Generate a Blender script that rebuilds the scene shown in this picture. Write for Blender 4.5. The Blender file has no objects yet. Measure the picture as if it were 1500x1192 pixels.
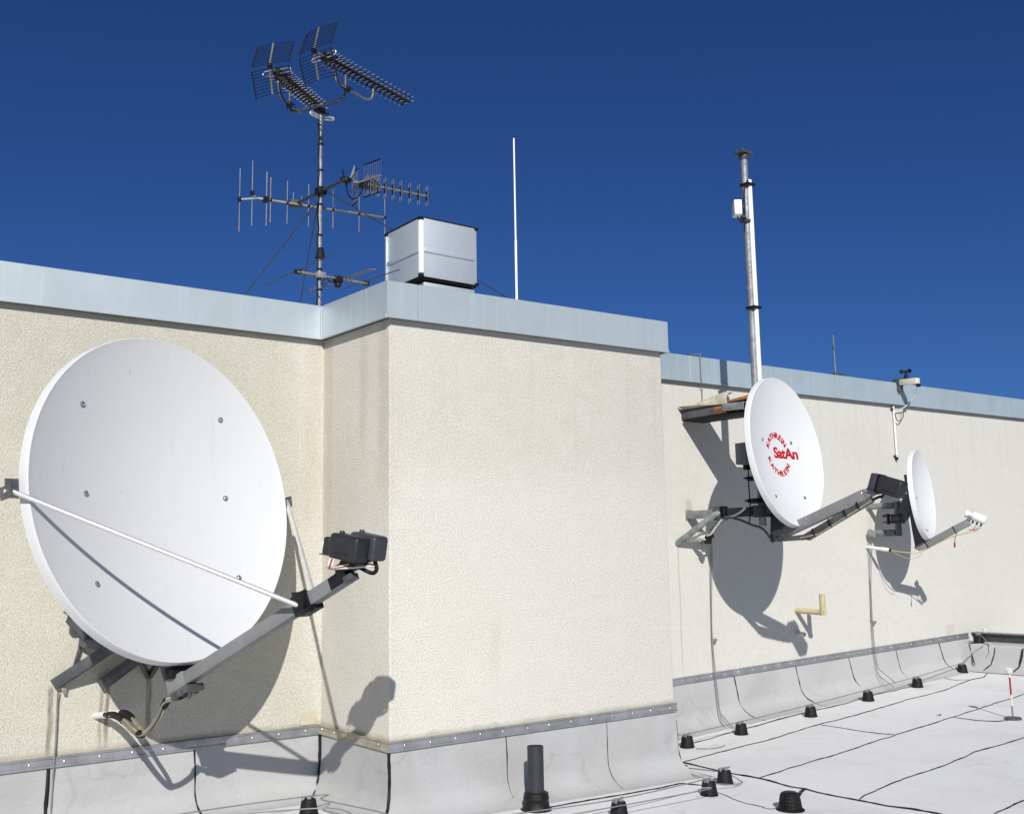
import bpy, bmesh, math, random
import numpy as np
from mathutils import Vector, Matrix, noise as mnoise
R = random.Random(7)
scene = bpy.context.scene
COL = scene.collection
rad = math.radians

# ------------------------------------------------------------------ camera model (solved from the photograph's wall lines)
F, PITCH, ROLL, YAW = 1524.6, 0.142885, -0.0174865, 0.643976
ZO = 1.425                                   # eye height above the roof's low line
FW = Vector((math.sin(YAW)*math.cos(PITCH), math.cos(YAW)*math.cos(PITCH), math.sin(PITCH)))
_r0 = Vector((math.cos(YAW), -math.sin(YAW), 0)); _u0 = _r0.cross(FW)
RT = math.cos(ROLL)*_r0 + math.sin(ROLL)*_u0
UP = -math.sin(ROLL)*_r0 + math.cos(ROLL)*_u0
EYE = Vector((0, 0, ZO))
def ray(u, v): return FW*F + RT*(u-750) + UP*(596-v)
def PY(u, v, y): k = ray(u, v); return EYE + k*(y/k.y)
def PX(u, v, x): k = ray(u, v); return EYE + k*(x/k.x)
def PZ(u, v, z): k = ray(u, v); return EYE + k*((z-ZO)/k.z)
def PP(u, v, p, n): k = ray(u, v); return EYE + k*((Vector(p)-EYE).dot(n)/k.dot(n))
def roof_z(x, y=0):
    return .045*(x-5.25) if x > 5.25 else .022*(5.25-max(x, 1.0))
def PR(u, v, dz=0.0):                         # photo point on the roof surface
    a = PP(u, v, (5.25, 0, dz), Vector((-.045, 0, 1)))
    if a.x >= 5.25: return a
    return PP(u, v, (5.25, 0, dz), Vector((.022, 0, 1)))

# ------------------------------------------------------------------ key planes
YA, XB, YC, XR, YD = 5.81, 2.90, 5.0, 5.04, 5.984
ZT, ZB, ST, SB = 1.566+ZO, 1.353+ZO, -.962+ZO, -1.0166+ZO
OV = .0374
def dzt(x): return 1.6057+ZO+.009*(x-3)
def dzb(x): return 1.3838+ZO+.009*(x-3)
def dst(x): return -1.0461+ZO+.0264*(x-3)
def dsb(x): return dst(x)-.053

# ------------------------------------------------------------------ materials
MATS = {}
def newmat(name):
    m = bpy.data.materials.new(name); m.use_nodes = True
    nt = m.node_tree; b = nt.nodes['Principled BSDF']
    MATS[name] = m
    return m, nt, b
def nd(nt, t, **kw):
    n = nt.nodes.new(t)
    for k, v in kw.items():
        if k.startswith('i_'):
            key = k[2:]
            key = int(key) if key.isdigit() else key.replace('_', ' ')
            n.inputs[key].default_value = v
        else: setattr(n, k, v)
    return n
def lk(nt, a, b): nt.links.new(a, b)
def mth(nt, op, a, b=None, c=None, clamp=False):
    n = nt.nodes.new('ShaderNodeMath'); n.operation = op; n.use_clamp = clamp
    for i, s in enumerate((a, b, c)):
        if s is None: continue
        if isinstance(s, (int, float)): n.inputs[i].default_value = s
        else: lk(nt, s, n.inputs[i])
    return n.outputs[0]
def mixc(nt, fac, c1, c2, mode='MIX'):
    n = nt.nodes.new('ShaderNodeMix'); n.data_type = 'RGBA'; n.blend_type = mode
    for sock, s in ((n.inputs['Factor'], fac), (n.inputs['A'], c1), (n.inputs['B'], c2)):
        if isinstance(s, (int, float)): sock.default_value = s
        elif isinstance(s, tuple): sock.default_value = (*s, 1)
        else: lk(nt, s, sock)
    return n.outputs['Result']
def ramp(nt, f, pts):
    n = nt.nodes.new('ShaderNodeMapRange'); n.interpolation_type = 'SMOOTHSTEP'
    lk(nt, f, n.inputs['Value']); n.inputs['From Min'].default_value = pts[0]; n.inputs['From Max'].default_value = pts[1]
    return n.outputs['Result']
def noise(nt, co, scale, detail=3, rough=.55, dist=0):
    n = nd(nt, 'ShaderNodeTexNoise', i_Scale=scale, i_Detail=detail, i_Roughness=rough, i_Distortion=dist); lk(nt, co, n.inputs['Vector'])
    return n.outputs['Fac']
def stretch(nt, co, s):
    n = nd(nt, 'ShaderNodeMapping'); n.inputs['Scale'].default_value = s; lk(nt, co, n.inputs['Vector']); return n.outputs[0]
def bump(nt, b, h, dist, strength=1.0, prev=None):
    n = nd(nt, 'ShaderNodeBump'); n.inputs['Distance'].default_value = dist; n.inputs['Strength'].default_value = strength
    lk(nt, h, n.inputs['Height'])
    if prev: lk(nt, prev, n.inputs['Normal'])
    lk(nt, n.outputs[0], b.inputs['Normal']); return n.outputs[0]

def stucco(name, light, dark, stains, strip=True, bs=1.0, darker_left=False):
    m, nt, b = newmat(name)
    co = nd(nt, 'ShaderNodeNewGeometry').outputs['Position']
    n1 = noise(nt, co, 110, 3, .6); n2 = noise(nt, co, 210, 2, .6)
    big = noise(nt, co, 1.1, 4, .6); mid = noise(nt, co, 9, 4, .6)
    vz = nd(nt, 'ShaderNodeTexVoronoi', i_Scale=150.0); lk(nt, co, vz.inputs['Vector'])
    g = mth(nt, 'ADD', mth(nt, 'MULTIPLY', n1, .6), mth(nt, 'MULTIPLY', n2, .4))
    gr = ramp(nt, g, (.36, .62))
    c = mixc(nt, gr, dark, light)
    c = mixc(nt, mth(nt, 'MULTIPLY', ramp(nt, big, (.35, .7)), .25), c, tuple(x*.88 for x in light))
    if darker_left:          # left stretch multiplied darker and slightly yellower
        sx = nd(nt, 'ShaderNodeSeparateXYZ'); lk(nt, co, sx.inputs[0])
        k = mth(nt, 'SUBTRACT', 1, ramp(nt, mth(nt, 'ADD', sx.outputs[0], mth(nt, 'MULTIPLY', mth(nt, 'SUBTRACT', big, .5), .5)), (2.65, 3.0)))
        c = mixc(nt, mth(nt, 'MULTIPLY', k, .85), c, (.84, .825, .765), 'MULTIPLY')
    # loose dark and ochre grains
    spk = ramp(nt, noise(nt, co, 130, 2, .5), (.62, .72))
    c = mixc(nt, mth(nt, 'MULTIPLY', spk, .5), c, (dark[0]*.62, dark[1]*.52, dark[2]*.42))
    sep = nd(nt, 'ShaderNodeSeparateXYZ'); lk(nt, co, sep.inputs[0]); X, Y_, Z = sep.outputs
    # stains: (x0, halfwidth, ztop, zbot, amount, colour)
    wob = mth(nt, 'MULTIPLY', mth(nt, 'SUBTRACT', noise(nt, stretch(nt, co, (1, 1, .7)), 6, 3), .5), .03)
    fine = noise(nt, stretch(nt, co, (40, 40, 3)), 3, 4)
    for axis, x0, w, zt, zb, amt, colr in stains:
        s = X if axis == 'x' else Y_
        d = mth(nt, 'ABSOLUTE', mth(nt, 'SUBTRACT', mth(nt, 'ADD', s, wob), x0))
        mx = mth(nt, 'SUBTRACT', 1, ramp(nt, d, (w*.25, w)))
        t1 = mth(nt, 'SUBTRACT', 1, ramp(nt, Z, (zt-.02, zt+.01)))
        t2 = ramp(nt, Z, (zb-.05, zb+.35*(zt-zb)))
        mk = mth(nt, 'MULTIPLY', mth(nt, 'MULTIPLY', mx, t1), t2)
        mk = mth(nt, 'MULTIPLY', mk, mth(nt, 'MULTIPLY', mth(nt, 'ADD', fine, .15), amt), clamp=True)
        c = mixc(nt, mk, c, colr)
    runs = ramp(nt, noise(nt, stretch(nt, co, (9, 9, .45)), 1.6, 4, .6), (.50, .72))
    zm_ = ramp(nt, Z, (ZB-1.1, ZB-.02))
    c = mixc(nt, mth(nt, 'MULTIPLY', mth(nt, 'MULTIPLY', runs, zm_), .20), c, (dark[0]*.80, dark[1]*.77, dark[2]*.70))
    tro = ramp(nt, noise(nt, stretch(nt, co, (1.5, 1.5, 2.6)), 2.6, 5, .65, 1.2), (.53, .60))
    c = mixc(nt, mth(nt, 'MULTIPLY', tro, .07), c, tuple(min(1, x*1.10) for x in light))
    if strip:
        edge = mth(nt, 'SUBTRACT', Z, ST)
        e = mth(nt, 'ADD', edge, mth(nt, 'MULTIPLY', mth(nt, 'SUBTRACT', mid, .5), .05))
        k = mth(nt, 'SUBTRACT', 1, ramp(nt, e, (.0, .035)))
        c = mixc(nt, mth(nt, 'MULTIPLY', k, .55), c, (.30, .25, .19))
    lk(nt, c, b.inputs['Base Color']); b.inputs['Roughness'].default_value = .93; b.inputs['Specular IOR Level'].default_value = .2
    h = mth(nt, 'ADD', mth(nt, 'MULTIPLY', n1, 1.0), mth(nt, 'MULTIPLY', n2, .55))
    h = mth(nt, 'SUBTRACT', h, mth(nt, 'MULTIPLY', vz.outputs['Distance'], .5))
    p = bump(nt, b, mid, .006, .5)
    bump(nt, b, h, .0032*bs, 1.0, p)
    return m
def membrane(name, base, gran=.10, dirt=.25, tint=(.8, .78, .75)):
    m, nt, b = newmat(name)
    co = nd(nt, 'ShaderNodeTexCoord').outputs['Object']
    f = noise(nt, co, 380, 2, .6); f2 = noise(nt, co, 60, 4, .6); big = noise(nt, co, 1.6, 5, .62, .4); sp = noise(nt, co, 24, 3, .55)
    c = mixc(nt, ramp(nt, f, (.35, .65)), tuple(x*(1-gran) for x in base), tuple(min(1, x*(1+gran)) for x in base))
    c = mixc(nt, mth(nt, 'MULTIPLY', ramp(nt, big, (.42, .72)), dirt), c, tuple(base[i]*tint[i]*.85 for i in range(3)))
    c = mixc(nt, mth(nt, 'MULTIPLY', ramp(nt, f2, (.5, .75)), .18), c, tuple(x*.8 for x in base))
    c = mixc(nt, mth(nt, 'MULTIPLY', ramp(nt, sp, (.70, .76)), .30), c, tuple(x*.5 for x in base))
    td = mth(nt, 'ABSOLUTE', mth(nt, 'SUBTRACT', noise(nt, co, .9, 4, .55, .3), .52))
    tl = mth(nt, 'MULTIPLY', mth(nt, 'SUBTRACT', 1, ramp(nt, td, (.0, .012))), ramp(nt, big, (.40, .6)))
    c = mixc(nt, mth(nt, 'MULTIPLY', tl, .28), c, tuple(x*.62 for x in base))
    lk(nt, c, b.inputs['Base Color']); b.inputs['Roughness'].default_value = .9; b.inputs['Specular IOR Level'].default_value = .25
    p = bump(nt, b, big, .03, .35); p = bump(nt, b, f2, .004, .5, p); bump(nt, b, f, .002, .7, p)
    return m
def metal(name, col, rough=.45, met=.8, var=.12, scale=6, vstreak=0, dirt=(.5, .5, .48), bdist=.0005, spec=.5, oil=0):
    m, nt, b = newmat(name)
    co = nd(nt, 'ShaderNodeTexCoord').outputs['Object']
    n = noise(nt, co, scale, 5, .6)
    c = mixc(nt, ramp(nt, n, (.3, .75)), tuple(x*(1+var*.4) for x in col), tuple(col[i]*(1-var)*(.7+.6*dirt[i]) for i in range(3)))
    if vstreak:
        st = noise(nt, stretch(nt, co, (26, 26, .9)), 1.0, 4, .6)
        zz = ramp(nt, st, (.5, .75))
        c = mixc(nt, mth(nt, 'MULTIPLY', zz, vstreak), c, tuple(min(1, x*1.35) for x in col))
        st2 = noise(nt, stretch(nt, co, (17, 17, .6)), 1.3, 4, .6)
        c = mixc(nt, mth(nt, 'MULTIPLY', ramp(nt, st2, (.55, .8)), vstreak), c, tuple(x*.72 for x in col))
    lk(nt, c, b.inputs['Base Color']); b.inputs['Metallic'].default_value = met
    r = mth(nt, 'ADD', mth(nt, 'MULTIPLY', n, .25), rough-.12); lk(nt, r, b.inputs['Roughness'])
    b.inputs['Specular IOR Level'].default_value = spec
    p_ = bump(nt, b, noise(nt, stretch(nt, co, (1, 1, .6)), 2.6, 2, .4), .02, .5) if oil else None
    bump(nt, b, noise(nt, co, scale*6, 3), bdist, .6, p_)
    return m
def plain(name, col, rough=.6, var=.15, scale=20, met=0, bd=.001, spec=.4):
    return metal(name, col, rough, met, var, scale, 0, (.5, .5, .5), bd, spec)

stain_near = [  # axis, place, half width, top, bottom, amount, colour
    ('x', PY(72, 1060, YA).x, .020, PY(72, 1006, YA).z, ST-.05, .95, (.10, .075, .06)),
    ('x', PY(156, 1060, YA).x, .016, PY(150, 1005, 5.8).z, ST, .9, (.09, .07, .06)),
    ('x', PY(147, 1060, YA).x, .014, PY(142, 1005, 5.8).z, ST, .75, (.16, .10, .07)),
    ('x', PY(217, 1040, YA).x, .022, PY(217, 990, 5.8).z, ST, .85, (.05, .045, .04)),
    ('x', 2.84, .10, ZB, ST+.9, .30, (.42, .27, .17)),
    ('y', 5.06, .10, ZB, ST+1.3, .36, (.24, .19, .14)),
    ('y', 5.30, .07, ZB, ST+1.5, .26, (.30, .23, .17)),
    ('y', 5.74, .07, ZB, ST+.7, .30, (.40, .28, .19)),
    ('x', 3.60, .06, ST+.62, ST+.25, .20, (.40, .33, .24)),
]
M_WALL = stucco('near_block_stucco', (.675, .66, .59), (.455, .435, .378), stain_near, darker_left=True)
M_WALLD = stucco('rear_block_stucco', (.595, .585, .535), (.48, .465, .415), [
    ('x', PY(993, 797, YD).x, .012, PY(993, 797, YD).z, ST-.1, .7, (.33, .27, .2)),
    ('x', PY(1010, 748, YD).x, .05, PY(1010, 745, YD).z+.08, PY(1010, 745, YD).z-.1, .6, (.3, .24, .18)),
    ('x', PY(1273, 742, YD).x, .05, PY(1273, 742, YD).z+.05, PY(1273, 742, YD).z-.5, .35, (.42, .33, .24)),
    ('x', 10.0, .12, -.75+ZO, -.90+ZO, .5, (.42, .32, .24)),
], strip=False, bs=.6)
M_ROOF = membrane('roof_felt', (.685, .685, .685), .08, .22)
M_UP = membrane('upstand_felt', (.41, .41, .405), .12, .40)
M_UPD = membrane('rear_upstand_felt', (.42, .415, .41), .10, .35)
M_BIT = plain('black_bitumen', (.006, .006, .006), .45, .3, 40, 0, .004, .3)
M_ZINC = metal('zinc_coping', (.50, .56, .58), .55, .5, .10, 2.2, .18, oil=1)
M_ZINCD = metal('zinc_coping_streaked', (.475, .56, .595), .55, .5, .12, 2.2, .42, oil=1)
M_STRIP = metal('aluminium_strip', (.36, .365, .375), .4, .6, .25, 9, .0)
M_STRIPB = metal('stained_strip', (.47, .43, .34), .45, .5, .3, 9, .0)
M_GALV = metal('galvanised_steel', (.27, .285, .295), .58, .45, .35, 22)
M_ALU = metal('bright_aluminium', (.78, .78, .78), .33, .8, .08, 10)
M_ALUD = metal('dull_aluminium', (.24, .22, .19), .55, .5, .25, 12)
M_DISH = None
M_ARM = plain('grey_powder_coat', (.195, .198, .198), .42, .12, 8, .1)
M_ARMD = plain('dark_grey_powder_coat', (.045, .048, .052), .45, .2, 10, .1)
M_STEELD = metal('dark_painted_steel', (.10, .105, .11), .5, .4, .4, 9)
M_LNB = plain('charcoal_plastic', (.020, .021, .023), .48, .2, 15)
M_LNB2 = plain('slate_plastic', (.040, .043, .052), .42, .2, 15)
M_BLACK = plain('black_plastic', (.008, .008, .009), .45, .3, 20, 0, .001, .3)
M_BLACKM = plain('matt_black_rubber', (.008, .008, .009), .65, .3, 25, 0, .001, .25)
M_WHITEP = plain('white_plastic', (.78, .78, .77), .45, .05, 10)
M_CREAM = plain('cream_plastic', (.62, .58, .45), .5, .15, 10)
M_BEIGE = plain('weathered_beige_pvc', (.50, .42, .25), .55, .25, 12)
M_ROD = metal('rod_aluminium', (.55, .54, .52), .4, .6, .1, 10)
M_BRASS = metal('dull_brass', (.27, .22, .13), .5, .5, .25, 12)
M_PVC = plain('white_pvc', (.66, .65, .62), .5, .15, 12)
M_WIRE = metal('grey_conductor', (.26, .255, .25), .55, .4, .25, 10)
M_GUY = plain('dark_guy_rope', (.05, .05, .055), .6, .2, 20)
M_CABLE = plain('yellowed_cable', (.30, .26, .18), .5, .35, 18)
M_CABLEY = plain('yellow_green_cable', (.48, .42, .16), .5, .2, 18)
M_CABLEW = plain('pale_cable', (.62, .60, .56), .45, .2, 18)
M_RED = plain('red_paint', (.34, .010, .014), .5, .1, 18)
M_LOGO = plain('red_print', (.46, .004, .012), .6, .08, 30, 0, 0, .2)
M_LOGOG = plain('pale_grey_print', (.62, .60, .60), .5, .05, 30)
M_SCREW = metal('screw_steel', (.68, .68, .67), .28, 1.0, .1, 30)
M_WOOD = None
M_VENT = metal('vent_sheet_steel', (.60, .645, .67), .48, .55, .10, 3, .10)
def wood():
    m, nt, b = newmat('weathered_orange_wood')
    co = nd(nt, 'ShaderNodeTexCoord').outputs['Object']
    g = noise(nt, stretch(nt, co, (60, 5, 60)), 1, 5, .6, .5); k = noise(nt, co, 14, 3)
    c = mixc(nt, ramp(nt, g, (.35, .65)), (.12, .05, .02), (.36, .16, .055)); c = mixc(nt, mth(nt, 'MULTIPLY', ramp(nt, k, (.5, .7)), .5), c, (.09, .05, .03))
    lk(nt, c, b.inputs['Base Color']); b.inputs['Roughness'].default_value = .8; bump(nt, b, g, .002, .7); return m
M_WOOD = wood()
def sheetmat():
    m, nt, b = newmat('yellowed_felt_sheet')
    co = nd(nt, 'ShaderNodeTexCoord').outputs['Object']
    k = noise(nt, co, 9, 4); f = noise(nt, co, 160, 2)
    c = mixc(nt, ramp(nt, k, (.35, .7)), (.60, .57, .42), (.40, .37, .26)); lk(nt, c, b.inputs['Base Color']); b.inputs['Roughness'].default_value = .8
    bump(nt, b, f, .001, .5); return m
M_SHEET = sheetmat()
def dishmat(name, col, streak):
    m, nt, b = newmat(name)
    co = nd(nt, 'ShaderNodeTexCoord').outputs['Object']
    k = noise(nt, co, 2.5, 4); f = noise(nt, co, 250, 2); st = noise(nt, stretch(nt, co, (30, 30, 1.2)), 1, 4, .6)
    c = mixc(nt, mth(nt, 'MULTIPLY', ramp(nt, k, (.4, .75)), .12), col, tuple(x*.86 for x in col))
    c = mixc(nt, mth(nt, 'MULTIPLY', ramp(nt, st, (.58, .8)), streak), c, tuple(x*.66 for x in col))
    sp = noise(nt, stretch(nt, co, (1, 1, .25)), 42, 2, .5)
    c = mixc(nt, mth(nt, 'MULTIPLY', ramp(nt, sp, (.735, .77)), streak*1.8), c, (.3, .29, .26))
    lk(nt, c, b.inputs['Base Color']); b.inputs['Roughness'].default_value = .5; b.inputs['Specular IOR Level'].default_value = .35
    bump(nt, b, f, .0006, .4); return m
M_DISH = dishmat('dish_grey_white', (.61, .612, .605), .24)
M_DISHW = dishmat('dish_white', (.645, .655, .65), .05)
def crystal():
    m, nt, b = newmat('clear_glass'); b.inputs['Transmission Weight'].default_value = .75; b.inputs['Roughness'].default_value = .05; b.inputs['Base Color'].default_value = (.95, .95, .95, 1)
    co = nd(nt, 'ShaderNodeTexCoord').outputs['Object']; bump(nt, b, noise(nt, co, 60, 2), .002, .3); return m
M_GLASS = crystal()

# ------------------------------------------------------------------ mesh builder
ORG = {}
def frame(d, up=(0, 0, 1)):
    d = Vector(d).normalized(); up = Vector(up)
    if abs(d.dot(up)) > .98: up = Vector((0, 1, 0)) if abs(d.y) < .9 else Vector((1, 0, 0))
    s = d.cross(up).normalized(); return d, s, s.cross(d).normalized()
class MB:
    def __init__(s): s.v = []; s.f = []
    def add(s, vs, fs):
        o = len(s.v); s.v += [Vector(v) for v in vs]; s.f += [tuple(i+o for i in f) for f in fs]; return s
    def box(s, c, sx, sy, sz, ax=None):
        c = Vector(c); A = ax or (Vector((1, 0, 0)), Vector((0, 1, 0)), Vector((0, 0, 1)))
        vs = [c+A[0]*(sx/2*i)+A[1]*(sy/2*j)+A[2]*(sz/2*k) for k in (-1, 1) for j in (-1, 1) for i in (-1, 1)]
        fs = [(0, 2, 3, 1), (4, 5, 7, 6), (0, 1, 5, 4), (2, 6, 7, 3), (0, 4, 6, 2), (1, 3, 7, 5)]
        return s.add(vs, fs)
    def beam(s, p0, p1, w, h, up=(0, 0, 1)):
        p0, p1 = Vector(p0), Vector(p1); d, sd, u = frame(p1-p0, up)
        return s.box((p0+p1)/2, (p1-p0).length, w, h, (d, sd, u))
    def channel(s, p0, p1, w, h, t, up=(0, 0, 1), flip=1):   # U section, open towards -up*flip
        p0, p1 = Vector(p0), Vector(p1); d, sd, u = frame(p1-p0, up); u = u*flip
        L = (p1-p0).length; c = (p0+p1)/2
        s.box(c+u*(h/2-t/2), L, w, t, (d, sd, u))
        for k in (-1, 1): s.box(c+sd*k*(w/2-t/2)-u*t/2, L-.001, t, h-t, (d, sd, u))
        return s
    def tube(s, pts, r, n=8, cap=True):
        pts = [Vector(p) for p in pts]; m = len(pts); rr = r if isinstance(r, (list, tuple)) else [r]*m
        t = [(pts[min(i+1, m-1)]-pts[max(i-1, 0)]).normalized() for i in range(m)]
        _, a, b = frame(t[0]); vs = []; fs = []
        for i in range(m):
            a = (a-t[i]*a.dot(t[i])).normalized(); b = t[i].cross(a)
            for k in range(n):
                q = 2*math.pi*k/n; vs.append(pts[i]+(a*math.cos(q)+b*math.sin(q))*rr[i])
        for i in range(m-1):
            for k in range(n):
                k2 = (k+1) % n; fs.append((i*n+k, i*n+k2, (i+1)*n+k2, (i+1)*n+k))
        if cap: fs.append(tuple(range(n-1, -1, -1))); fs.append(tuple(range((m-1)*n, m*n)))
        return s.add(vs, fs)
    def lathe(s, prof, o, d, n=20, cap=True):     # prof: (radius, distance along d)
        o = Vector(o); d, a, b = frame(d); vs = []; fs = []
        for r, z in prof:
            for k in range(n):
                q = 2*math.pi*k/n; vs.append(o+d*z+(a*math.cos(q)+b*math.sin(q))*max(r, 1e-4))
        for i in range(len(prof)-1):
            for k in range(n):
                k2 = (k+1) % n; fs.append((i*n+k, i*n+k2, (i+1)*n+k2, (i+1)*n+k))
        if cap: fs.append(tuple(range(n-1, -1, -1))); fs.append(tuple(range((len(prof)-1)*n, len(prof)*n)))
        return s.add(vs, fs)
    def prism(s, poly, ext):
        ext = Vector(ext); n = len(poly); vs = [Vector(p) for p in poly]+[Vector(p)+ext for p in poly]
        fs = [tuple(range(n-1, -1, -1)), tuple(range(n, 2*n))]+[(i, (i+1) % n, n+(i+1) % n, n+i) for i in range(n)]
        return s.add(vs, fs)
    def loft(s, rings, closed=True, cap=False):
        n = len(rings[0]); vs = [p for r in rings for p in r]; fs = []
        for i in range(len(rings)-1):
            for k in range(n if closed else n-1):
                k2 = (k+1) % n; fs.append((i*n+k, i*n+k2, (i+1)*n+k2, (i+1)*n+k))
        if cap: fs.append(tuple(range(n-1, -1, -1))); fs.append(tuple(range((len(rings)-1)*n, len(rings)*n)))
        return s.add(vs, fs)
    def build(s, name, mat, parent=None, smooth=35, bevel=0, bseg=2, at=None, label=None):
        org = ORG[parent.name] if parent else Vector(at) if at is not None else Vector((0, 0, 0))
        me = bpy.data.meshes.new(name); me.from_pydata([tuple(v-org) for v in s.v], [], s.f); me.update()
        bm = bmesh.new(); bm.from_mesh(me); bmesh.ops.recalc_face_normals(bm, faces=bm.faces)
        if bevel:
            es = [e for e in bm.edges if len(e.link_faces) == 2 and e.calc_face_angle(0) > rad(40)]
            bmesh.ops.bevel(bm, geom=es, offset=bevel, segments=bseg, affect='EDGES', profile=.5, clamp_overlap=True)
        bm.to_mesh(me); bm.free()
        if smooth:
            me.polygons.foreach_set('use_smooth', [True]*len(me.polygons)); me.set_sharp_from_angle(angle=rad(smooth))
        me.materials.append(mat)
        o = bpy.data.objects.new(name, me); COL.objects.link(o); ORG[o.name] = org
        if parent: o.parent = parent
        else: o.location = org
        if label: o['label'] = label
        return o
def thing(name, loc, label, cat, group=None):
    o = bpy.data.objects.new(name, None); COL.objects.link(o); o.location = Vector(loc); o.empty_display_size = .1
    ORG[o.name] = Vector(loc); return tag(o, label, cat, group)
def tag(o, label, cat, group=None, kind=None):
    if label: o['label'] = label
    if cat: o['category'] = cat
    if group: o['group'] = group
    if kind: o['kind'] = kind
    return o
def copy_tree(o, loc, rotz, label, group=None):
    c = o.copy(); COL.objects.link(c); c.location = Vector(loc); c.rotation_euler = (0, 0, rotz); ORG[c.name] = Vector(loc)
    c['label'] = label
    if group: c['group'] = group
    for ch in list(o.children):
        d = ch.copy(); COL.objects.link(d); d.parent = c
        for g in list(ch.children):
            e = g.copy(); COL.objects.link(e); e.parent = d
    return c
def spline(pts, n=8):
    pts = [Vector(p) for p in pts]; out = []
    for i in range(len(pts)-1):
        p0, p1, p2, p3 = pts[max(i-1, 0)], pts[i], pts[i+1], pts[min(i+2, len(pts)-1)]
        for k in range(n):
            t = k/n; out.append(.5*((2*p1)+(p2-p0)*t+(2*p0-5*p1+4*p2-p3)*t*t+(3*p1-p0-3*p2+p3)*t**3))
    out.append(pts[-1]); return out
def bead_pts(pts, step=.05, amp=.006, seed=0, dz=None):
    out = []; rr = random.Random(seed)
    for a, b in zip(pts[:-1], pts[1:]):
        a, b = Vector(a), Vector(b); k = max(1, int((b-a).length/step))
        for i in range(k):
            p = a.lerp(b, i/k); nv = mnoise.noise_vector(p*7+Vector((seed*3.1, 0, 0)))*amp
            p = p+Vector((nv.x, nv.y, 0 if dz is not None else nv.z)); out.append(p)
    out.append(Vector(pts[-1])); return out
def bead(mb, pts, r, seed=0, step=.04, amp=.006, flat=None):
    q = bead_pts(pts, step, amp, seed, flat)
    if flat is not None: q = [Vector((p.x, p.y, roof_z(p.x)+flat)) for p in q]
    rr = [r*(.65+.9*abs(mnoise.noise(p*13+Vector((seed, 5, 1))))) for p in q]; rr[0] *= .5; rr[-1] *= .5
    mb.tube(q, rr, 6); return mb

# ------------------------------------------------------------------ world, sun, camera
SUN_EL, SUN_AZ = 31.0, 32.0                    # light travels towards azimuth 32 deg (from +y to +x), down 31 deg
LD = Vector((math.sin(rad(SUN_AZ))*math.cos(rad(SUN_EL)), math.cos(rad(SUN_AZ))*math.cos(rad(SUN_EL)), -math.sin(rad(SUN_EL))))
w = bpy.data.worlds.new('World'); scene.world = w; w.use_nodes = True
nt = w.node_tree; bg = nt.nodes['Background']
sky = nt.nodes.new('ShaderNodeTexSky'); sky.sky_type = 'NISHITA'; sky.sun_disc = False
sky.sun_elevation = rad(SUN_EL); sky.sun_rotation = rad(180+SUN_AZ)
sky.altitude = 1500; sky.air_density = 1.0; sky.dust_density = 1.6; sky.ozone_density = 4.0
tint = nt.nodes.new('ShaderNodeMix'); tint.data_type = 'RGBA'; tint.blend_type = 'MULTIPLY'; tint.inputs['Factor'].default_value = 1.0
tint.inputs['B'].default_value = (.27, .485, .87, 1)
nt.links.new(sky.outputs[0], tint.inputs['A']); nt.links.new(tint.outputs['Result'], bg.inputs[0]); bg.inputs[1].default_value = .066
sl = bpy.data.lights.new('sun', 'SUN'); sl.energy = 5.0; sl.angle = rad(.5); sl.color = (1, .975, .925)
so = bpy.data.objects.new('sun', sl); COL.objects.link(so); so.rotation_euler = LD.to_track_quat('-Z', 'Y').to_euler(); so.location = (-6, -8, 9)
cam = bpy.data.cameras.new('camera'); cam.sensor_width = 36; cam.sensor_fit = 'HORIZONTAL'; cam.lens = 36*F/1500; cam.clip_end = 5000; cam.clip_start = .05
co = bpy.data.objects.new('camera', cam); COL.objects.link(co)
mw = Matrix((RT, UP, -FW)).transposed().to_4x4(); mw.translation = EYE; co.matrix_world = mw
scene.camera = co
scene.view_settings.view_transform = 'Standard'; scene.view_settings.look = 'None'; scene.view_settings.exposure = 0; scene.view_settings.gamma = 1
scene.cycles.max_bounces = 8

# ================================================================== SETTING: roof
mb = MB(); xs = [-9, -4, 0, 1, 2, 3, 4, 5.0, 5.25, 5.5, 7, 9, 11, 13]; ys = [-4.5, -2, 0, 3, 4, 5, 6.2]
vs = [Vector((x, y, roof_z(x))) for y in ys for x in xs]; nx = len(xs)
mb.add(vs, [(j*nx+i, j*nx+i+1, (j+1)*nx+i+1, (j+1)*nx+i) for j in range(len(ys)-1) for i in range(nx-1)])
roof = mb.build('roof', M_ROOF, None, smooth=0); roof['kind'] = 'structure'
M_GROUND = membrane('city_ground', (.11, .11, .10), .2, .5)
gm = MB().add([(-3000, -3000, -24), (3000, -3000, -24), (3000, 3000, -24), (-3000, 3000, -24)], [(0, 1, 2, 3)]).build('ground', M_GROUND, None, smooth=0); gm['kind'] = 'structure'

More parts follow.
